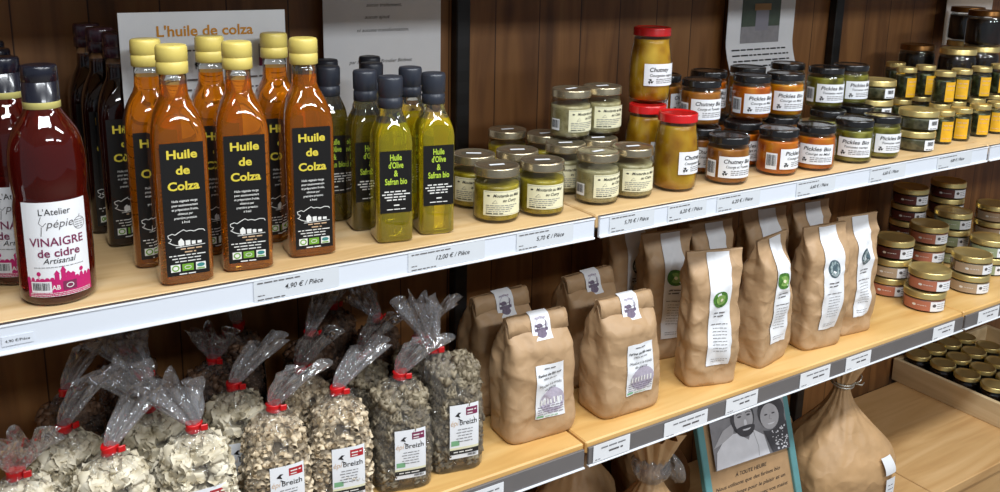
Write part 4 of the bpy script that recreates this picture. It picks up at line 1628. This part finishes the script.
def film_mesh(seed, lean, side, flare, nx=0.0):
    """wrinkled film: filled body, gathered neck and a loose flared tail"""
    rnd = random.Random(seed)
    b = MB()
    nk = 72
    rs = []
    neck = 0.158
    zs = [0.0, 0.002, 0.006] + [0.006 + (neck - 0.006) * i / 32 for i in range(1, 33)]
    for z in zs:
        a, bb, n = bag_dims(z)
        q = max(0, (z - BAG_H * 0.86) / (neck - BAG_H * 0.86))
        r = []
        for j in range(nk):
            t = 2 * pi * j / nk
            c, s = cos(t), sin(t)
            w = 1 + 0.045 * noise.noise(Vector((c * 2.2 + seed, s * 2.2, z * 30))) + 0.10 * q * (1 - 0.5 * q) * sin(11 * t + 3 * noise.noise(Vector((c, s, seed)))) 
            if z < 0.002:
                w *= 0.94
            bend = nx * max(0.0, (z - 0.085) / (neck - 0.085)) ** 1.5
            r.append((bend + a * w * math.copysign(abs(c) ** (2 / n), c), bb * w * math.copysign(abs(s) ** (2 / n), s), z))
        rs.append(r)
    b.rings(rs, 'film', True, False)
    rs = []
    m = 14
    for i in range(m + 1):
        q = i / m
        z = neck + 0.060 * q * (1 - 0.25 * abs(side) * q)
        wx = 0.0062 + flare * q ** 0.8
        wy = 0.0062 + flare * 0.36 * q ** 0.9
        r = []
        for j in range(nk):
            t = 2 * pi * j / nk
            c, s = cos(t), sin(t)
            pl = 1 + (0.22 + 0.14 * q) * sin(9 * t + seed) * min(1, 4 * q) + 0.35 * q * noise.noise(Vector((c * 2.5, s * 2.5 + seed, q * 3)))
            zz = z + 0.018 * q * q * noise.noise(Vector((c * 2 + seed, s * 2, 5.0)))
            r.append((nx + wx * pl * c + side * 0.055 * q ** 1.2, wy * pl * s + lean * 0.045 * q ** 1.2, zz))
        rs.append(r)
    b.rings(rs, 'film_tail', False, False)
    return b


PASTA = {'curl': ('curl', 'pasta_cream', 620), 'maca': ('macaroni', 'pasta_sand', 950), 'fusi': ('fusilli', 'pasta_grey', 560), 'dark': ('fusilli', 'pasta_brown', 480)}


def make_pasta(kind, seed, lean, side, flare, nx=0.0):
    def mk():
        t = thing('pasta_bag')
        if ('P', kind) not in PROTO:
            o = pasta_mesh(*PASTA[kind][:2], 17, PASTA[kind][2]).build('pasta', t)
            PROTO[('P', kind)] = o
        else:
            o = PROTO[('P', kind)].copy()
            COL.objects.link(o)
            o.parent = t
        o['kind'] = 'stuff'
        film_mesh(seed, lean, side, flare, nx).build('film_wrapper', t)
        b = MB()
        pts = [(nx / 1.0 + 0.0105 * cos(u), 0.0085 * sin(u), 0.158 + 0.0012 * sin(2 * u + seed)) for u in [2 * pi * j / 20 for j in range(20)]]
        rs = []
        for dz, k in ((-0.0055, 0.92), (-0.0035, 1.0), (0.0, 0.88), (0.0035, 1.0), (0.0055, 0.94)):
            rs.append([(nx + (x - nx) * k, y * k, z + dz) for x, y, z in pts])
        b.rings(rs, 'red_tape', True, True)
        b.box(nx + 0.006, -0.010, 0.1545, nx + 0.0145, -0.0075, 0.1625, 'red_tape', 0.0008)
        b.build('red_tie', t)
        a = Art(81)
        w = 0.0215
        a.rect(-w, 0.022, w, 0.094, 'paper_white', 0)
        a.rect(0.002, 0.0795, 0.0195, 0.0895, 'ink_red' if kind in ('curl', 'maca') else 'ink_plum', 1)
        a.micro(0.004, 0.0175, 0.0850, 0.0026, 'ink_white')
        a.micro(0.004, 0.0150, 0.0812, 0.0022, 'ink_white')
        a.poly([(-0.0140, 0.0800), (-0.0090, 0.0845), (-0.0050, 0.0840), (-0.0085, 0.0815), (-0.0065, 0.0775), (-0.0105, 0.0790)], 'ink', 2)
        a.line([(-0.0090, 0.0760), (-0.0030, 0.0725)], 0.0012, 'ink', 2)
        a.text('épi', -0.0145, 0.0675, 0.0072, 'ink_tan', -0.004, shear=0.2, width=0.0110)
        a.text('breizh', 0.0055, 0.0675, 0.0070, 'ink', 0.006, width=0.0255)
        for i in range(5):
            a.micro(-0.010 - 0.002 * (i % 2), 0.012, 0.0610 - i * 0.0040, 0.0017, 'ink_grey')
        a.rect(-0.0195, 0.0400, -0.0075, 0.0470, 'ink_green_pale', 1, 1, 1)
        a.rect(-w, 0.0335, w, 0.0375, 'paper_cream', 1)
        a.rect(-w, 0.0285 - 0.0005, w, 0.0345, 'ink', 2)
        a.micro(-0.016, 0.016, 0.0305, 0.0024, 'ink_white', 3)
        a.barcode(0.004, 0.0228, 0.020, 0.0278, 1)

        def fm(u, v, l):
            x = u + 0.006
            aa, bb, n = bag_dims(v)
            return (x, -bb * 1.035 * (1 - min(0.97, abs(x) / (aa * 1.03)) ** n) ** (1 / n) - l - 0.0018, v)
        a.build('label', fm, t)
        return t
    return mk


VAR = [(1, -0.3, 0.7, 0.020), (2, 0.5, -0.5, 0.026), (3, -0.8, 0.2, 0.022), (4, 0.4, 0.9, 0.017), (5, 0.6, -0.3, 0.020, -0.030)]
G = {'curl': 'cellophane bags of cream ruffled pasta', 'maca': 'cellophane bags of sand-coloured macaroni', 'fusi': 'cellophane bags of grey-green twisted pasta', 'dark': 'cellophane bags of brown twisted pasta in the shade'}
for kind, v, x, y, rz, lab in (
        ('fusi', 4, 0.5820, 0.062, -12, 'cellophane bag of grey-green twists beside the flour bag'),
        ('fusi', 0, 0.4980, 0.060, -14, 'cellophane bag of grey-green twists at shelf edge, second from the flour bag'),
        ('maca', 3, 0.4080, 0.062, -12, 'cellophane bag of sand-coloured macaroni next to the grey-green twists'),
        ('maca', 0, 0.3220, 0.062, -6, 'cellophane bag of sand-coloured macaroni next to the cream ruffles'),
        ('curl', 1, 0.2240, 0.064, -4, 'cellophane bag of cream ruffled pasta next to the macaroni'),
        ('curl', 3, 0.1290, 0.062, 8, 'cellophane bag of cream ruffled pasta under the vinegar, leaning tail'),
        ('curl', 2, 0.0330, 0.062, 0, 'cellophane bag of cream ruffled pasta in the picture corner'),
        ('curl', 0, 0.0900, 0.140, 30, 'cellophane bag of cream ruffled pasta, second row, nearest the picture corner'),
        ('curl', 1, 0.1880, 0.142, 16, 'cellophane bag of cream ruffled pasta, second row, with upright frosted tail'),
        ('curl', 3, 0.2950, 0.142, -10, 'cellophane bag of cream ruffled pasta, second row, beside the macaroni, shiny tail'),
        ('maca', 2, 0.3880, 0.146, 20, 'cellophane bag of macaroni, second row, behind the two macaroni bags'),
        ('fusi', 2, 0.4780, 0.144, 24, 'cellophane bag of grey-green twists, second row, drooping tail'),
        ('fusi', 0, 0.5720, 0.150, 12, 'cellophane bag of grey-green twists, second row, behind the one by the flour'),
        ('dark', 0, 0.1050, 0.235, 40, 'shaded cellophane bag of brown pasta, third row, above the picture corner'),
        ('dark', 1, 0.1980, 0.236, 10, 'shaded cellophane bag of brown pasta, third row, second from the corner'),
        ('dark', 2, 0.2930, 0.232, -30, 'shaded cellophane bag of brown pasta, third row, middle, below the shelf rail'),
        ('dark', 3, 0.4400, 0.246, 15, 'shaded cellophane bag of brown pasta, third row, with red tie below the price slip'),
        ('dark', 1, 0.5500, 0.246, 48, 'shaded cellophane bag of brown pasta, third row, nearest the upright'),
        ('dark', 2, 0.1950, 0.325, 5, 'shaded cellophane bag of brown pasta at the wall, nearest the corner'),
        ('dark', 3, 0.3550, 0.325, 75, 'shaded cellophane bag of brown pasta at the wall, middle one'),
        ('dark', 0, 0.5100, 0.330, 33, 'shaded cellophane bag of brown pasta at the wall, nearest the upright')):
    o = place('pasta%s%d' % (kind, v), make_pasta(kind, *VAR[v]), 'bag', (x, y, ZL), radians(rz), lab, G[kind])
    if v == 4:
        o.scale = (1.0, 1.0, 1.14)

# ================================================================== BASE SHELF
def sack_mesh(r, h_neck, h_top, seed, squash=0.8, flare=0.045, bend=(0, 0)):
    b = MB()
    nk = 140
    rs = []
    zs = [0, 0.004, 0.012] + [0.012 + (h_top - 0.012) * i / 70 for i in range(1, 71)]
    for z in zs:
        if z < h_neck:
            q = z / h_neck
            k = (0.90 + 0.14 * sin(pi * min(1, 0.1 + q * 0.9)))
            if q > 0.42:
                s = (q - 0.42) / 0.58
                k *= 1 - (1 - 0.15) * (s * s * (3 - 2 * s)) ** 0.9
            n = 4.0 - 2.0 * min(1, q * 1.3)
            rr = r * k
            pl = 0.10 * max(0, q - 0.55) / 0.45
        else:
            s = (z - h_neck) / (h_top - h_neck)
            rr = r * 0.16 + flare * s ** 0.8
            n, pl = 2.0, 0.10 + 0.22 * s
        row = []
        for j in range(nk):
            t = 2 * pi * j / nk
            c, s_ = cos(t), sin(t)
            vv = noise.voronoi(Vector((c * 2.6 + seed, s_ * 2.6, z * 22)))[0]
            w = 1 + 0.055 * noise.noise(Vector((c * 1.8 + seed, s_ * 1.8, z * 14))) + 0.05 * (min(0.6, vv[1] - vv[0]) - 0.3)
            w += pl * (abs(((t * 13 / (2 * pi) + 0.35 * noise.noise(Vector((c, s_, z * 9 + seed)))) % 1) - 0.5) * 2 - 0.5)
            s2 = max(0, (z - h_neck) / (h_top - h_neck))
            row.append((rr * w * math.copysign(abs(c) ** (2 / n), c) + bend[0] * s2, rr * w * squash ** (0 if z > h_neck else 1 - (z / h_neck) ** 3) * math.copysign(abs(s_) ** (2 / n), s_) + bend[1] * s2, z))
        rs.append(row)
    b.rings(rs, 'kraft_sack', True, False)
    return b


t = thing('paper_sack', (1.545, 0.105, ZB), radians(-10))
tag(t, 'large brown paper sack tied with pale wire, label strip on its side', 'sack', 'tied brown paper sacks')
sack_mesh(0.115, 0.285, 0.345, 4, 0.80, 0.022).build('sack', t)
b = MB()
for k in range(2):
    b.tube([(0.0225 * cos(u), 0.0225 * sin(u), 0.284 + 0.006 * k + 0.003 * sin(u)) for u in [2 * pi * j / 24 for j in range(24)]], 0.0018, 'wire', 8, True)
b.tube([(0.018, -0.016, 0.286), (0.026, -0.022, 0.293), (0.034, -0.018, 0.300), (0.036, -0.008, 0.303)], 0.0016, 'wire', 8)
b.tube([(0.018, -0.016, 0.286), (0.029, -0.024, 0.284), (0.037, -0.022, 0.288)], 0.0016, 'wire', 8)
b.build('wire_tie', t)
a = Art(91)
a.rect(-0.014, 0.015, 0.014, 0.105, 'paper_white', 0)
a.rect(-0.016, 0.115, 0.016, 0.152, 'paper_white', 0)
for i in range(6):
    a.micro(-0.009, 0.009, 0.088 - i * 0.010, 0.003, 'ink_grey')


def sackmap(u, v, l):
    q = v / 0.285
    k = 0.90 + 0.14 * sin(pi * min(1, 0.1 + q * 0.9))
    if q > 0.42:
        s = (q - 0.42) / 0.58
        k *= 1 - 0.85 * (s * s * (3 - 2 * s)) ** 0.9
    n = 4.0 - 2.0 * min(1, q * 1.3)
    R = 0.115 * k * 1.045 + 0.002 + l
    th = -1.22 + u / 0.11
    c, s_ = cos(th), sin(th)
    return (R * math.copysign(abs(c) ** (2 / n), c), R * 0.80 ** (1 - q ** 3) * math.copysign(abs(s_) ** (2 / n), s_), v)


a.build('label', sackmap, t)

t = thing('paper_sack', (1.012, 0.100, ZB), radians(20))
tag(t, 'brown paper sack with clear plastic wrapped round its neck and open flared top', 'sack', 'tied brown paper sacks')
sack_mesh(0.112, 0.262, 0.335, 9, 0.82, 0.034, (0.012, 0.004)).build('sack', t)
b = MB()
rs = []
for i in range(9):
    z = 0.240 + 0.006 * i
    rr = 0.024 + 0.012 * sin(pi * i / 8)
    rs.append([((rr + 0.006 * noise.noise(Vector((cos(u) * 3, sin(u) * 3, z * 90)))) * cos(u), (rr + 0.006 * noise.noise(Vector((cos(u) * 3 + 7, sin(u) * 3, z * 90)))) * sin(u), z) for u in [2 * pi * j / 36 for j in range(36)]])
b.rings(rs, 'film_tail', False, False)
rs = []
for i in range(9):
    q = i / 8
    rr = 0.012 + 0.014 * sin(pi * min(1, q * 0.9 + 0.1))
    p = Vector((0.026 + 0.062 * q, -0.020 + 0.004 * q, 0.268 - 0.060 * q))
    rs.append([(p.x + 0.3 * rr * cos(u), p.y + rr * cos(u), p.z + rr * sin(u) * (1 + 0.3 * noise.noise(Vector((cos(u) * 3, sin(u) * 3, q * 8))))) for u in [2 * pi * j / 28 for j in range(28)]])
b.rings(rs, 'film_tail', False, True)
b.build('plastic_wrap', t)

G = 'brown paper sacks in shade at the rear of the base shelf'
for x, y, rz, lab in ((1.000, 0.295, 30, 'shaded brown sack at the rear of the base shelf below the flour bags'),
                      (1.200, 0.300, 75, 'shaded brown sack at the rear, hidden behind the framed notice'),
                      (1.520, 0.300, 10, 'shaded brown sack peeking out between framed notice and wire-tied sack')):
    if 'sack' not in PROTO:
        t = thing('paper_sack', (x, y, ZB), radians(rz))
        tag(t, lab, 'sack', G)
        sack_mesh(0.080, 0.235, 0.300, 14, 0.85, 0.035, (0.01, 0)).build('sack', t)
        b = MB()
        b.tube([(0.0185 * cos(u), 0.0185 * sin(u), 0.235) for u in [2 * pi * j / 20 for j in range(20)]], 0.002, 'wire', 8, True)
        b.build('wire_tie', t)
        PROTO['sack'] = t
    else:
        dup(PROTO['sack'], (x, y, ZB), radians(rz), lab, G)

# framed handwritten notice leaning back
t = thing('framed_notice', (1.262, 0.030, ZB))
t.rotation_euler = (radians(-19), 0, radians(-4))
tag(t, 'teal framed kraft board with black and white couple photograph and handwriting', 'picture frame')
FW, FHT, FT = 0.118, 0.378, 0.016
b = MB()
for x0, x1 in ((-FW, -FW + FT), (FW - FT, FW)):
    b.box(x0, -0.006, 0.0, x1, 0.008, FHT, 'teal_paint', 0.0015)
b.box(-FW + FT, -0.006, 0.0, FW - FT, 0.008, FT, 'teal_paint', 0.0015)
b.box(-FW + FT, -0.006, FHT - FT, FW - FT, 0.008, FHT, 'teal_paint', 0.0015)
b.build('frame', t)
b = MB()
b.box(-FW + FT - 0.001, 0.001, FT - 0.001, FW - FT + 0.001, 0.006, FHT - FT + 0.001, 'kraft_card')
card = b.build('backing_card', t)
a = Art(95)
for i, s in enumerate(("À TOUTE HEURE", "Nous utilisons que des farines bio", "tout le mélange pour le plaisir et un", "bon pain fait maison avec vos mains", "et petit à petit la pâte lève", "merci")):
    a.text(s, -0.094 + (0.055 if i == 0 else 0.003 * (i % 2)) + (0.10 if i == 5 else 0), 0.184 - i * 0.0165, 0.0068, 'ink', 0.002, shear=0.3, width=(0.082, 0.166, 0.180, 0.180, 0.150, 0.04)[i], align='L', layer=1, rot=0.02)
a.build('handwriting', on_front(0.0008), card, 0.0003)
# the photograph pinned on the card, slightly curled
a = Art(96)
PX0, PX1, PZ0, PZ1 = -0.084, 0.108, 0.164, 0.318
a.rect(PX0, PZ0, PX1, PZ1, 'photo_mid', 0)
a.rect(PX0, PZ0 + 0.09, PX0 + 0.06, PZ1, 'photo_dark', 1)


def blob(cx, cz, rx, rz, mat, layer, n=22, a0=0, a1=2 * pi):
    a.disc(cx, cz, rx, rz, mat, layer, n, a0, a1)


# man on the left: shirt, open collar, neck, head, hair, beard, eyes, mouth
a.poly([(-0.083, 0.165), (-0.076, 0.205), (-0.060, 0.222), (-0.030, 0.236), (0.022, 0.232), (0.046, 0.212), (0.054, 0.165)], 'photo_light', 2)
a.poly([(-0.083, 0.215), (-0.055, 0.250), (-0.024, 0.262), (-0.030, 0.236), (-0.060, 0.222)], 'photo_skin', 2)
a.poly([(-0.022, 0.236), (0.016, 0.236), (0.006, 0.212)], 'photo_mid', 3)
a.line([(0.006, 0.212), (0.006, 0.166)], 0.0012, 'photo_mid', 3)
a.line([(0.020, 0.230), (0.028, 0.190), (0.026, 0.168)], 0.0010, 'photo_mid', 3)
blob(-0.002, 0.268, 0.030, 0.042, 'photo_dark', 3)
blob(0.000, 0.264, 0.024, 0.034, 'photo_skin', 4)
blob(0.002, 0.243, 0.0235, 0.022, 'photo_dark', 5, 22, pi, 2 * pi)
blob(0.002, 0.243, 0.0235, 0.005, 'photo_dark', 5)
blob(0.004, 0.240, 0.0105, 0.0042, 'photo_light', 6, 16, pi, 2 * pi)
blob(0.003, 0.254, 0.0038, 0.0085, 'photo_light', 5, 10)
for dx in (-0.010, 0.013):
    blob(dx, 0.271, 0.0052, 0.0022, 'photo_dark', 5, 10)
    a.line([(dx - 0.007, 0.2765), (dx, 0.279), (dx + 0.007, 0.2765)], 0.0018, 'photo_dark', 5)
# woman on the right: hair, face, patterned scarf
blob(0.072, 0.262, 0.034, 0.041, 'photo_dark', 3)
blob(0.090, 0.236, 0.014, 0.032, 'photo_dark', 3)
blob(0.066, 0.252, 0.024, 0.031, 'photo_skin', 4)
for dx in (0.057, 0.076):
    blob(dx, 0.258, 0.0045, 0.0018, 'photo_dark', 5, 10)
blob(0.067, 0.236, 0.0095, 0.0035, 'photo_light', 5, 14, pi, 2 * pi)
a.line([(0.067, 0.256), (0.064, 0.246), (0.070, 0.245)], 0.0012, 'photo_mid', 5)
a.poly([(0.046, 0.222), (0.060, 0.218), (0.086, 0.222), (0.107, 0.232), (0.107, 0.165), (0.062, 0.165)], 'photo_dark', 3)
rr_ = random.Random(3)
for i in range(46):
    blob(rr_.uniform(0.066, 0.105), rr_.uniform(0.168, 0.222), rr_.uniform(0.001, 0.0028), rr_.uniform(0.001, 0.0028), 'photo_light', 4, 7)
a.items = [([(u, 0.165 + (v - 0.165) * 0.80) for u, v in vs], fs, m, ly) if ly >= 2 else (vs, fs, m, ly) for vs, fs, m, ly in a.items]
ph = a.build('photograph', lambda u, v, l: (u - 0.005, -0.0055 - l - 0.0012 * ((u - 0.012) / 0.096) ** 2, v + 0.044), t, 0.0006, 0.0004)

# shallow wooden tray of gold-lidded jars
t = thing('wooden_tray', (0, 0, 0))
tag(t, 'shallow wooden tray on the base shelf holding gold-lidded jars', 'tray')
TX0, TX1, TY0, TY1, TZ = 2.180, 2.640, 0.022, 0.392, ZB
b = MB()
b.box(TX0, TY0, TZ, TX0 + 0.012, TY1, TZ + 0.064, 'tray_wood', 0.0015)
b.build('side_board', t)
b = MB()
b.box(TX1 - 0.012, TY0, TZ, TX1, TY1, TZ + 0.064, 'tray_wood', 0.0015)
b.build('side_board', t)
b = MB()
b.box(TX0 + 0.0125, TY0, TZ, TX1 - 0.0125, TY0 + 0.012, TZ + 0.064, 'tray_wood', 0.0015)
b.build('front_board', t)
b = MB()
b.box(TX0 + 0.0125, TY1 - 0.012, TZ, TX1 - 0.0125, TY1, TZ + 0.064, 'tray_wood', 0.0015)
b.build('back_board', t)
b = MB()
b.box(TX0 + 0.0125, TY0 + 0.0125, TZ + 0.001, TX1 - 0.0125, TY1 - 0.0125, TZ + 0.006, 'tray_wood')
b.build('bottom_board', t)
ORD = ('nearest the tray front', 'second from the tray front', 'third from the tray front', 'fourth from the tray front', 'at the tray back')
COLN = ('along the visible side board', 'in the second file from the side board', 'in the third file from the side board', 'in the fourth file from the side board')
for i in range(4):
    for j in range(5):
        x = TX0 + 0.051 + i * 0.0735 + (0.004 if j % 2 else 0)
        y = TY0 + 0.050 + j * 0.0700
        lid = 'gold_lid'
        place('trayjar', make_dark_jar('dark_jam', 'gold_lid', 0.0335, 0.078), 'jar', (x, y, TZ + 0.0062), 0.3 * i,
              'gold-lidded jar %s, %s' % (COLN[i], ORD[j]), 'gold-lidded jars in the wooden tray')

# ================================================================== PAPERS
# notice about rapeseed oil, standing behind the amber bottles and leaning back
t = thing('notice_sheet', (0.2890, 0.160, ZU))
t.rotation_euler = (radians(-1), 0, radians(0))
tag(t, 'white notice sheet titled in orange, standing behind the amber oil bottles', 'notice', 'paper notices behind the goods')
b = MB()
b.box(-0.100, 0.0, 0.0005, 0.100, 0.0016, 0.288, 'paper_white')
sh = b.build('sheet', t)
a = Art(101)
a.text("L'huile de colza", 0.0, 0.2590, 0.0125, 'ink_orange', 0.02, width=0.116, layer=1)
a.micro(-0.03, 0.05, 0.240, 0.003, 'ink_soft')
for u in (-0.012, -0.004, 0.006, 0.014, 0.020):
    a.disc(u, 0.224, 0.004, 0.0035, 'ink', 1, 8)
    a.rect(u - 0.003, 0.218, u - 0.002, 0.223, 'ink', 1, 1, 1)
    a.rect(u + 0.002, 0.218, u + 0.003, 0.223, 'ink', 1, 1, 1)
a.rect(0.064, 0.218, 0.082, 0.246, 'photo_mid', 1)
a.rect(0.064, 0.218, 0.082, 0.229, 'ink_plum', 2)
for i in range(13):
    a.micro(-0.088 + (0.03 if i in (0, 1) else 0), 0.086, 0.204 - i * 0.0125, 0.0034, 'ink_soft')
a.build('print', on_front(0.0), sh)
# sheet pinned on the wall behind the olive oils
t = thing('notice_sheet', (0.6265, 0.374, 1.262))
tag(t, 'white sheet with italic lines on the wall behind the olive oil caps', 'notice', 'paper notices behind the goods')
b = MB()
b.box(-0.104, 0.0, 0.0, 0.104, 0.0014, 0.297, 'paper_white')
sh = b.build('sheet', t)
a = Art(102)
for s, u, v, w in (('aucun traitement,', 0.000, 0.2115, 0.062), ('aucun ajout', -0.012, 0.1925, 0.044), ('ni aucune transformation.', -0.002, 0.1715, 0.092), ('par Mr et Mme Brindier Bédinet', -0.006, 0.1210, 0.112)):
    a.text(s, u, v, 0.0058, 'ink_soft', 0.0, shear=0.3, width=w, layer=1)
a.text('sans engrais', 0.0, 0.232, 0.0058, 'ink_soft', 0.0, shear=0.3, ws=1, layer=1)
a.build('print', on_front(0.0), sh)


def curled(name, w, h, cur):
    b = MB()
    n = 24
    rows = []
    for j in range(n + 1):
        v = h * j / n
        rows.append([(-w / 2 + w * i / 10, -cur(v), v) for i in range(11)])
    for back in (0, 1):
        off = 0.0012 * back
        vs = [(x, y + off, z) for r in rows for x, y, z in r]
        b.add(vs, [(j * 11 + i, j * 11 + i + 1, (j + 1) * 11 + i + 1, (j + 1) * 11 + i) for j in range(n) for i in range(10)], 'paper_white')
    return b


t = thing('notice_sheet', (1.510, 0.372, 1.285))
tag(t, 'curled white sheet with a jar photograph, hanging above the pickle jars', 'notice', 'paper notices behind the goods')
cur = lambda v: 0.040 * max(0, (0.10 - v) / 0.10) ** 1.6
sh = curled('sheet', 0.206, 0.262, cur).build('sheet', t)
a = Art(103)
a.rect(-0.062, 0.095, 0.056, 0.2300, 'photo_green', 1)
a.rect(-0.062, 0.095, 0.056, 0.130, 'photo_mid', 2)
a.rect(-0.020, 0.121, 0.020, 0.168, 'photo_jar', 3)
a.rect(-0.025, 0.164, 0.025, 0.178, 'kraft_card', 4)
for i in range(4):
    a.micro(-0.088, 0.085, 0.080 - 0.0115 * i, 0.0048, 'ink')
a.build('print', lambda u, v, l: (u, -cur(v) - l, v), sh)
t = thing('notice_sheet', (2.295, 0.376, 1.345))
tag(t, 'white sheet on the wall behind the topmost black jars', 'notice', 'paper notices behind the goods')
b = MB()
b.box(-0.104, 0.0, 0.0, 0.104, 0.0014, 0.25, 'paper_white')
b.build('sheet', t)

# price slips in the rails
def slip(x0, x1, z0, z1, text, label, low, tilt=0.0, tsize=0.0062, tdx=0.0):
    t = thing('price_tag', ((x0 + x1) / 2, -0.0056 if not low else -0.0060, (z0 + z1) / 2), 0)
    t.rotation_euler = (0, tilt, 0)
    w, h = x1 - x0, z1 - z0
    tag(t, label, 'price tag', 'price slips in the lower rail' if low else 'price slips in the upper rail')
    b = MB()
    b.box(-w / 2, -0.0005, -h / 2, w / 2, 0.0003, h / 2, 'paper_white' if low else 'paper_slip')
    p = b.build('slip', t)
    a = Art(int(x0 * 1000) + 1500)
    if text:
        a.text(text, tdx, -h * 0.08, tsize, 'ink', 0.004, shear=0.25, layer=1)
    if low:
        a.micro(-w * 0.30, w * 0.42, h * 0.22, 0.0034, 'ink_grey')
        a.micro(-w * 0.08, w * 0.30, -h * 0.10, 0.0044, 'ink_soft')
        a.micro(-w * 0.45, -w * 0.28, -h * 0.38, 0.0020, 'ink_grey')
    else:
        a.micro(-w * 0.46, w * 0.05, h * 0.36, 0.0020, 'ink_soft')
        a.micro(-w * 0.46, -w * 0.38, -h * 0.22, 0.0014, 'ink_soft')
        a.micro(-w * 0.46, -w * 0.15, -h * 0.42, 0.0019, 'ink_soft')
    a.build('print', lambda u, v, l: (u, -0.0005 - l, v), p, 0.0002)
    return t


UZ0, UZ1 = ZU - 0.0290, ZU - 0.0035
for x0, x1, tx, lab in ((0.283, 0.386, '4,90 € / Pièce', 'grey price slip below the amber oil bottles'),
                        (0.478, 0.590, '12,00 € / Pièce', 'price slip below the olive oil bottles'),
                        (0.640, 0.735, '5,70 € / Pièce', 'price slip below the yellow mustard jars'),
                        (0.800, 0.885, '5,70 € / Pièce', 'price slip below the pale mustard jars beside the shelf joint'),
                        (0.912, 0.992, '6,20 € / Pièce', 'price slip below the tall red-lidded chutney jars'),
                        (1.015, 1.112, '6,20 € / Pièce', 'price slip below the brown chutney jar'),
                        (1.200, 1.300, '6,60 € / Pièce', 'price slip below the orange pickle jars'),
                        (1.395, 1.500, '6,60 € / Pièce', 'price slip below the green pickle jars'),
                        (1.600, 1.715, '4,80 € / Pièce', 'price slip below the flat gold-lidded jars')):
    slip(x0, x1, UZ0, UZ1, tx, lab, False, 0.0, 0.0058, 0.008)
t = thing('price_tag', (0.045, -0.0056, ZU - 0.0185))
tag(t, 'tiny printed price strip on the rail below the vinegar bottle', 'price tag', 'price slips in the upper rail')
b = MB()
b.box(-0.014, -0.0004, -0.005, 0.014, 0.0003, 0.005, 'rail_white')
p = b.build('slip', t)
Art(7).text('4,90 €/Pièce', 0, -0.0014, 0.0028, 'ink', 0.0, ws=1.1, layer=1).build('print', lambda u, v, l: (u, -0.0004 - l, v), p, 0.0002)
for x0, x1, dz, lab in ((0.530, 0.628, -0.004, 'white price tag in the grey rail below the twisted pasta'),
                        (0.790, 0.862, 0.002, 'white price tag in the grey rail starting at the shelf joint'),
                        (0.934, 1.030, -0.002, 'white price tag in the grey rail between flour bag and green-picture bag'),
                        (1.073, 1.150, 0.002, 'white price tag in the grey rail below the front-facing green-picture bag'),
                        (1.260, 1.342, 0.001, 'white price tag in the grey rail below the broad seed bag'),
                        (1.388, 1.462, 0.001, 'white price tag in the grey rail below the seed bag by the flat jars'),
                        (1.664, 1.738, 0.0, 'white price tag in the grey rail below the front pair of flat jars'),
                        (1.826, 1.905, 0.0, 'white price tag in the grey rail past the last shelf joint')):
    slip(x0, x1, ZL - 0.0365 + dz, ZL - 0.0085 + dz, None, lab, True, radians(0))
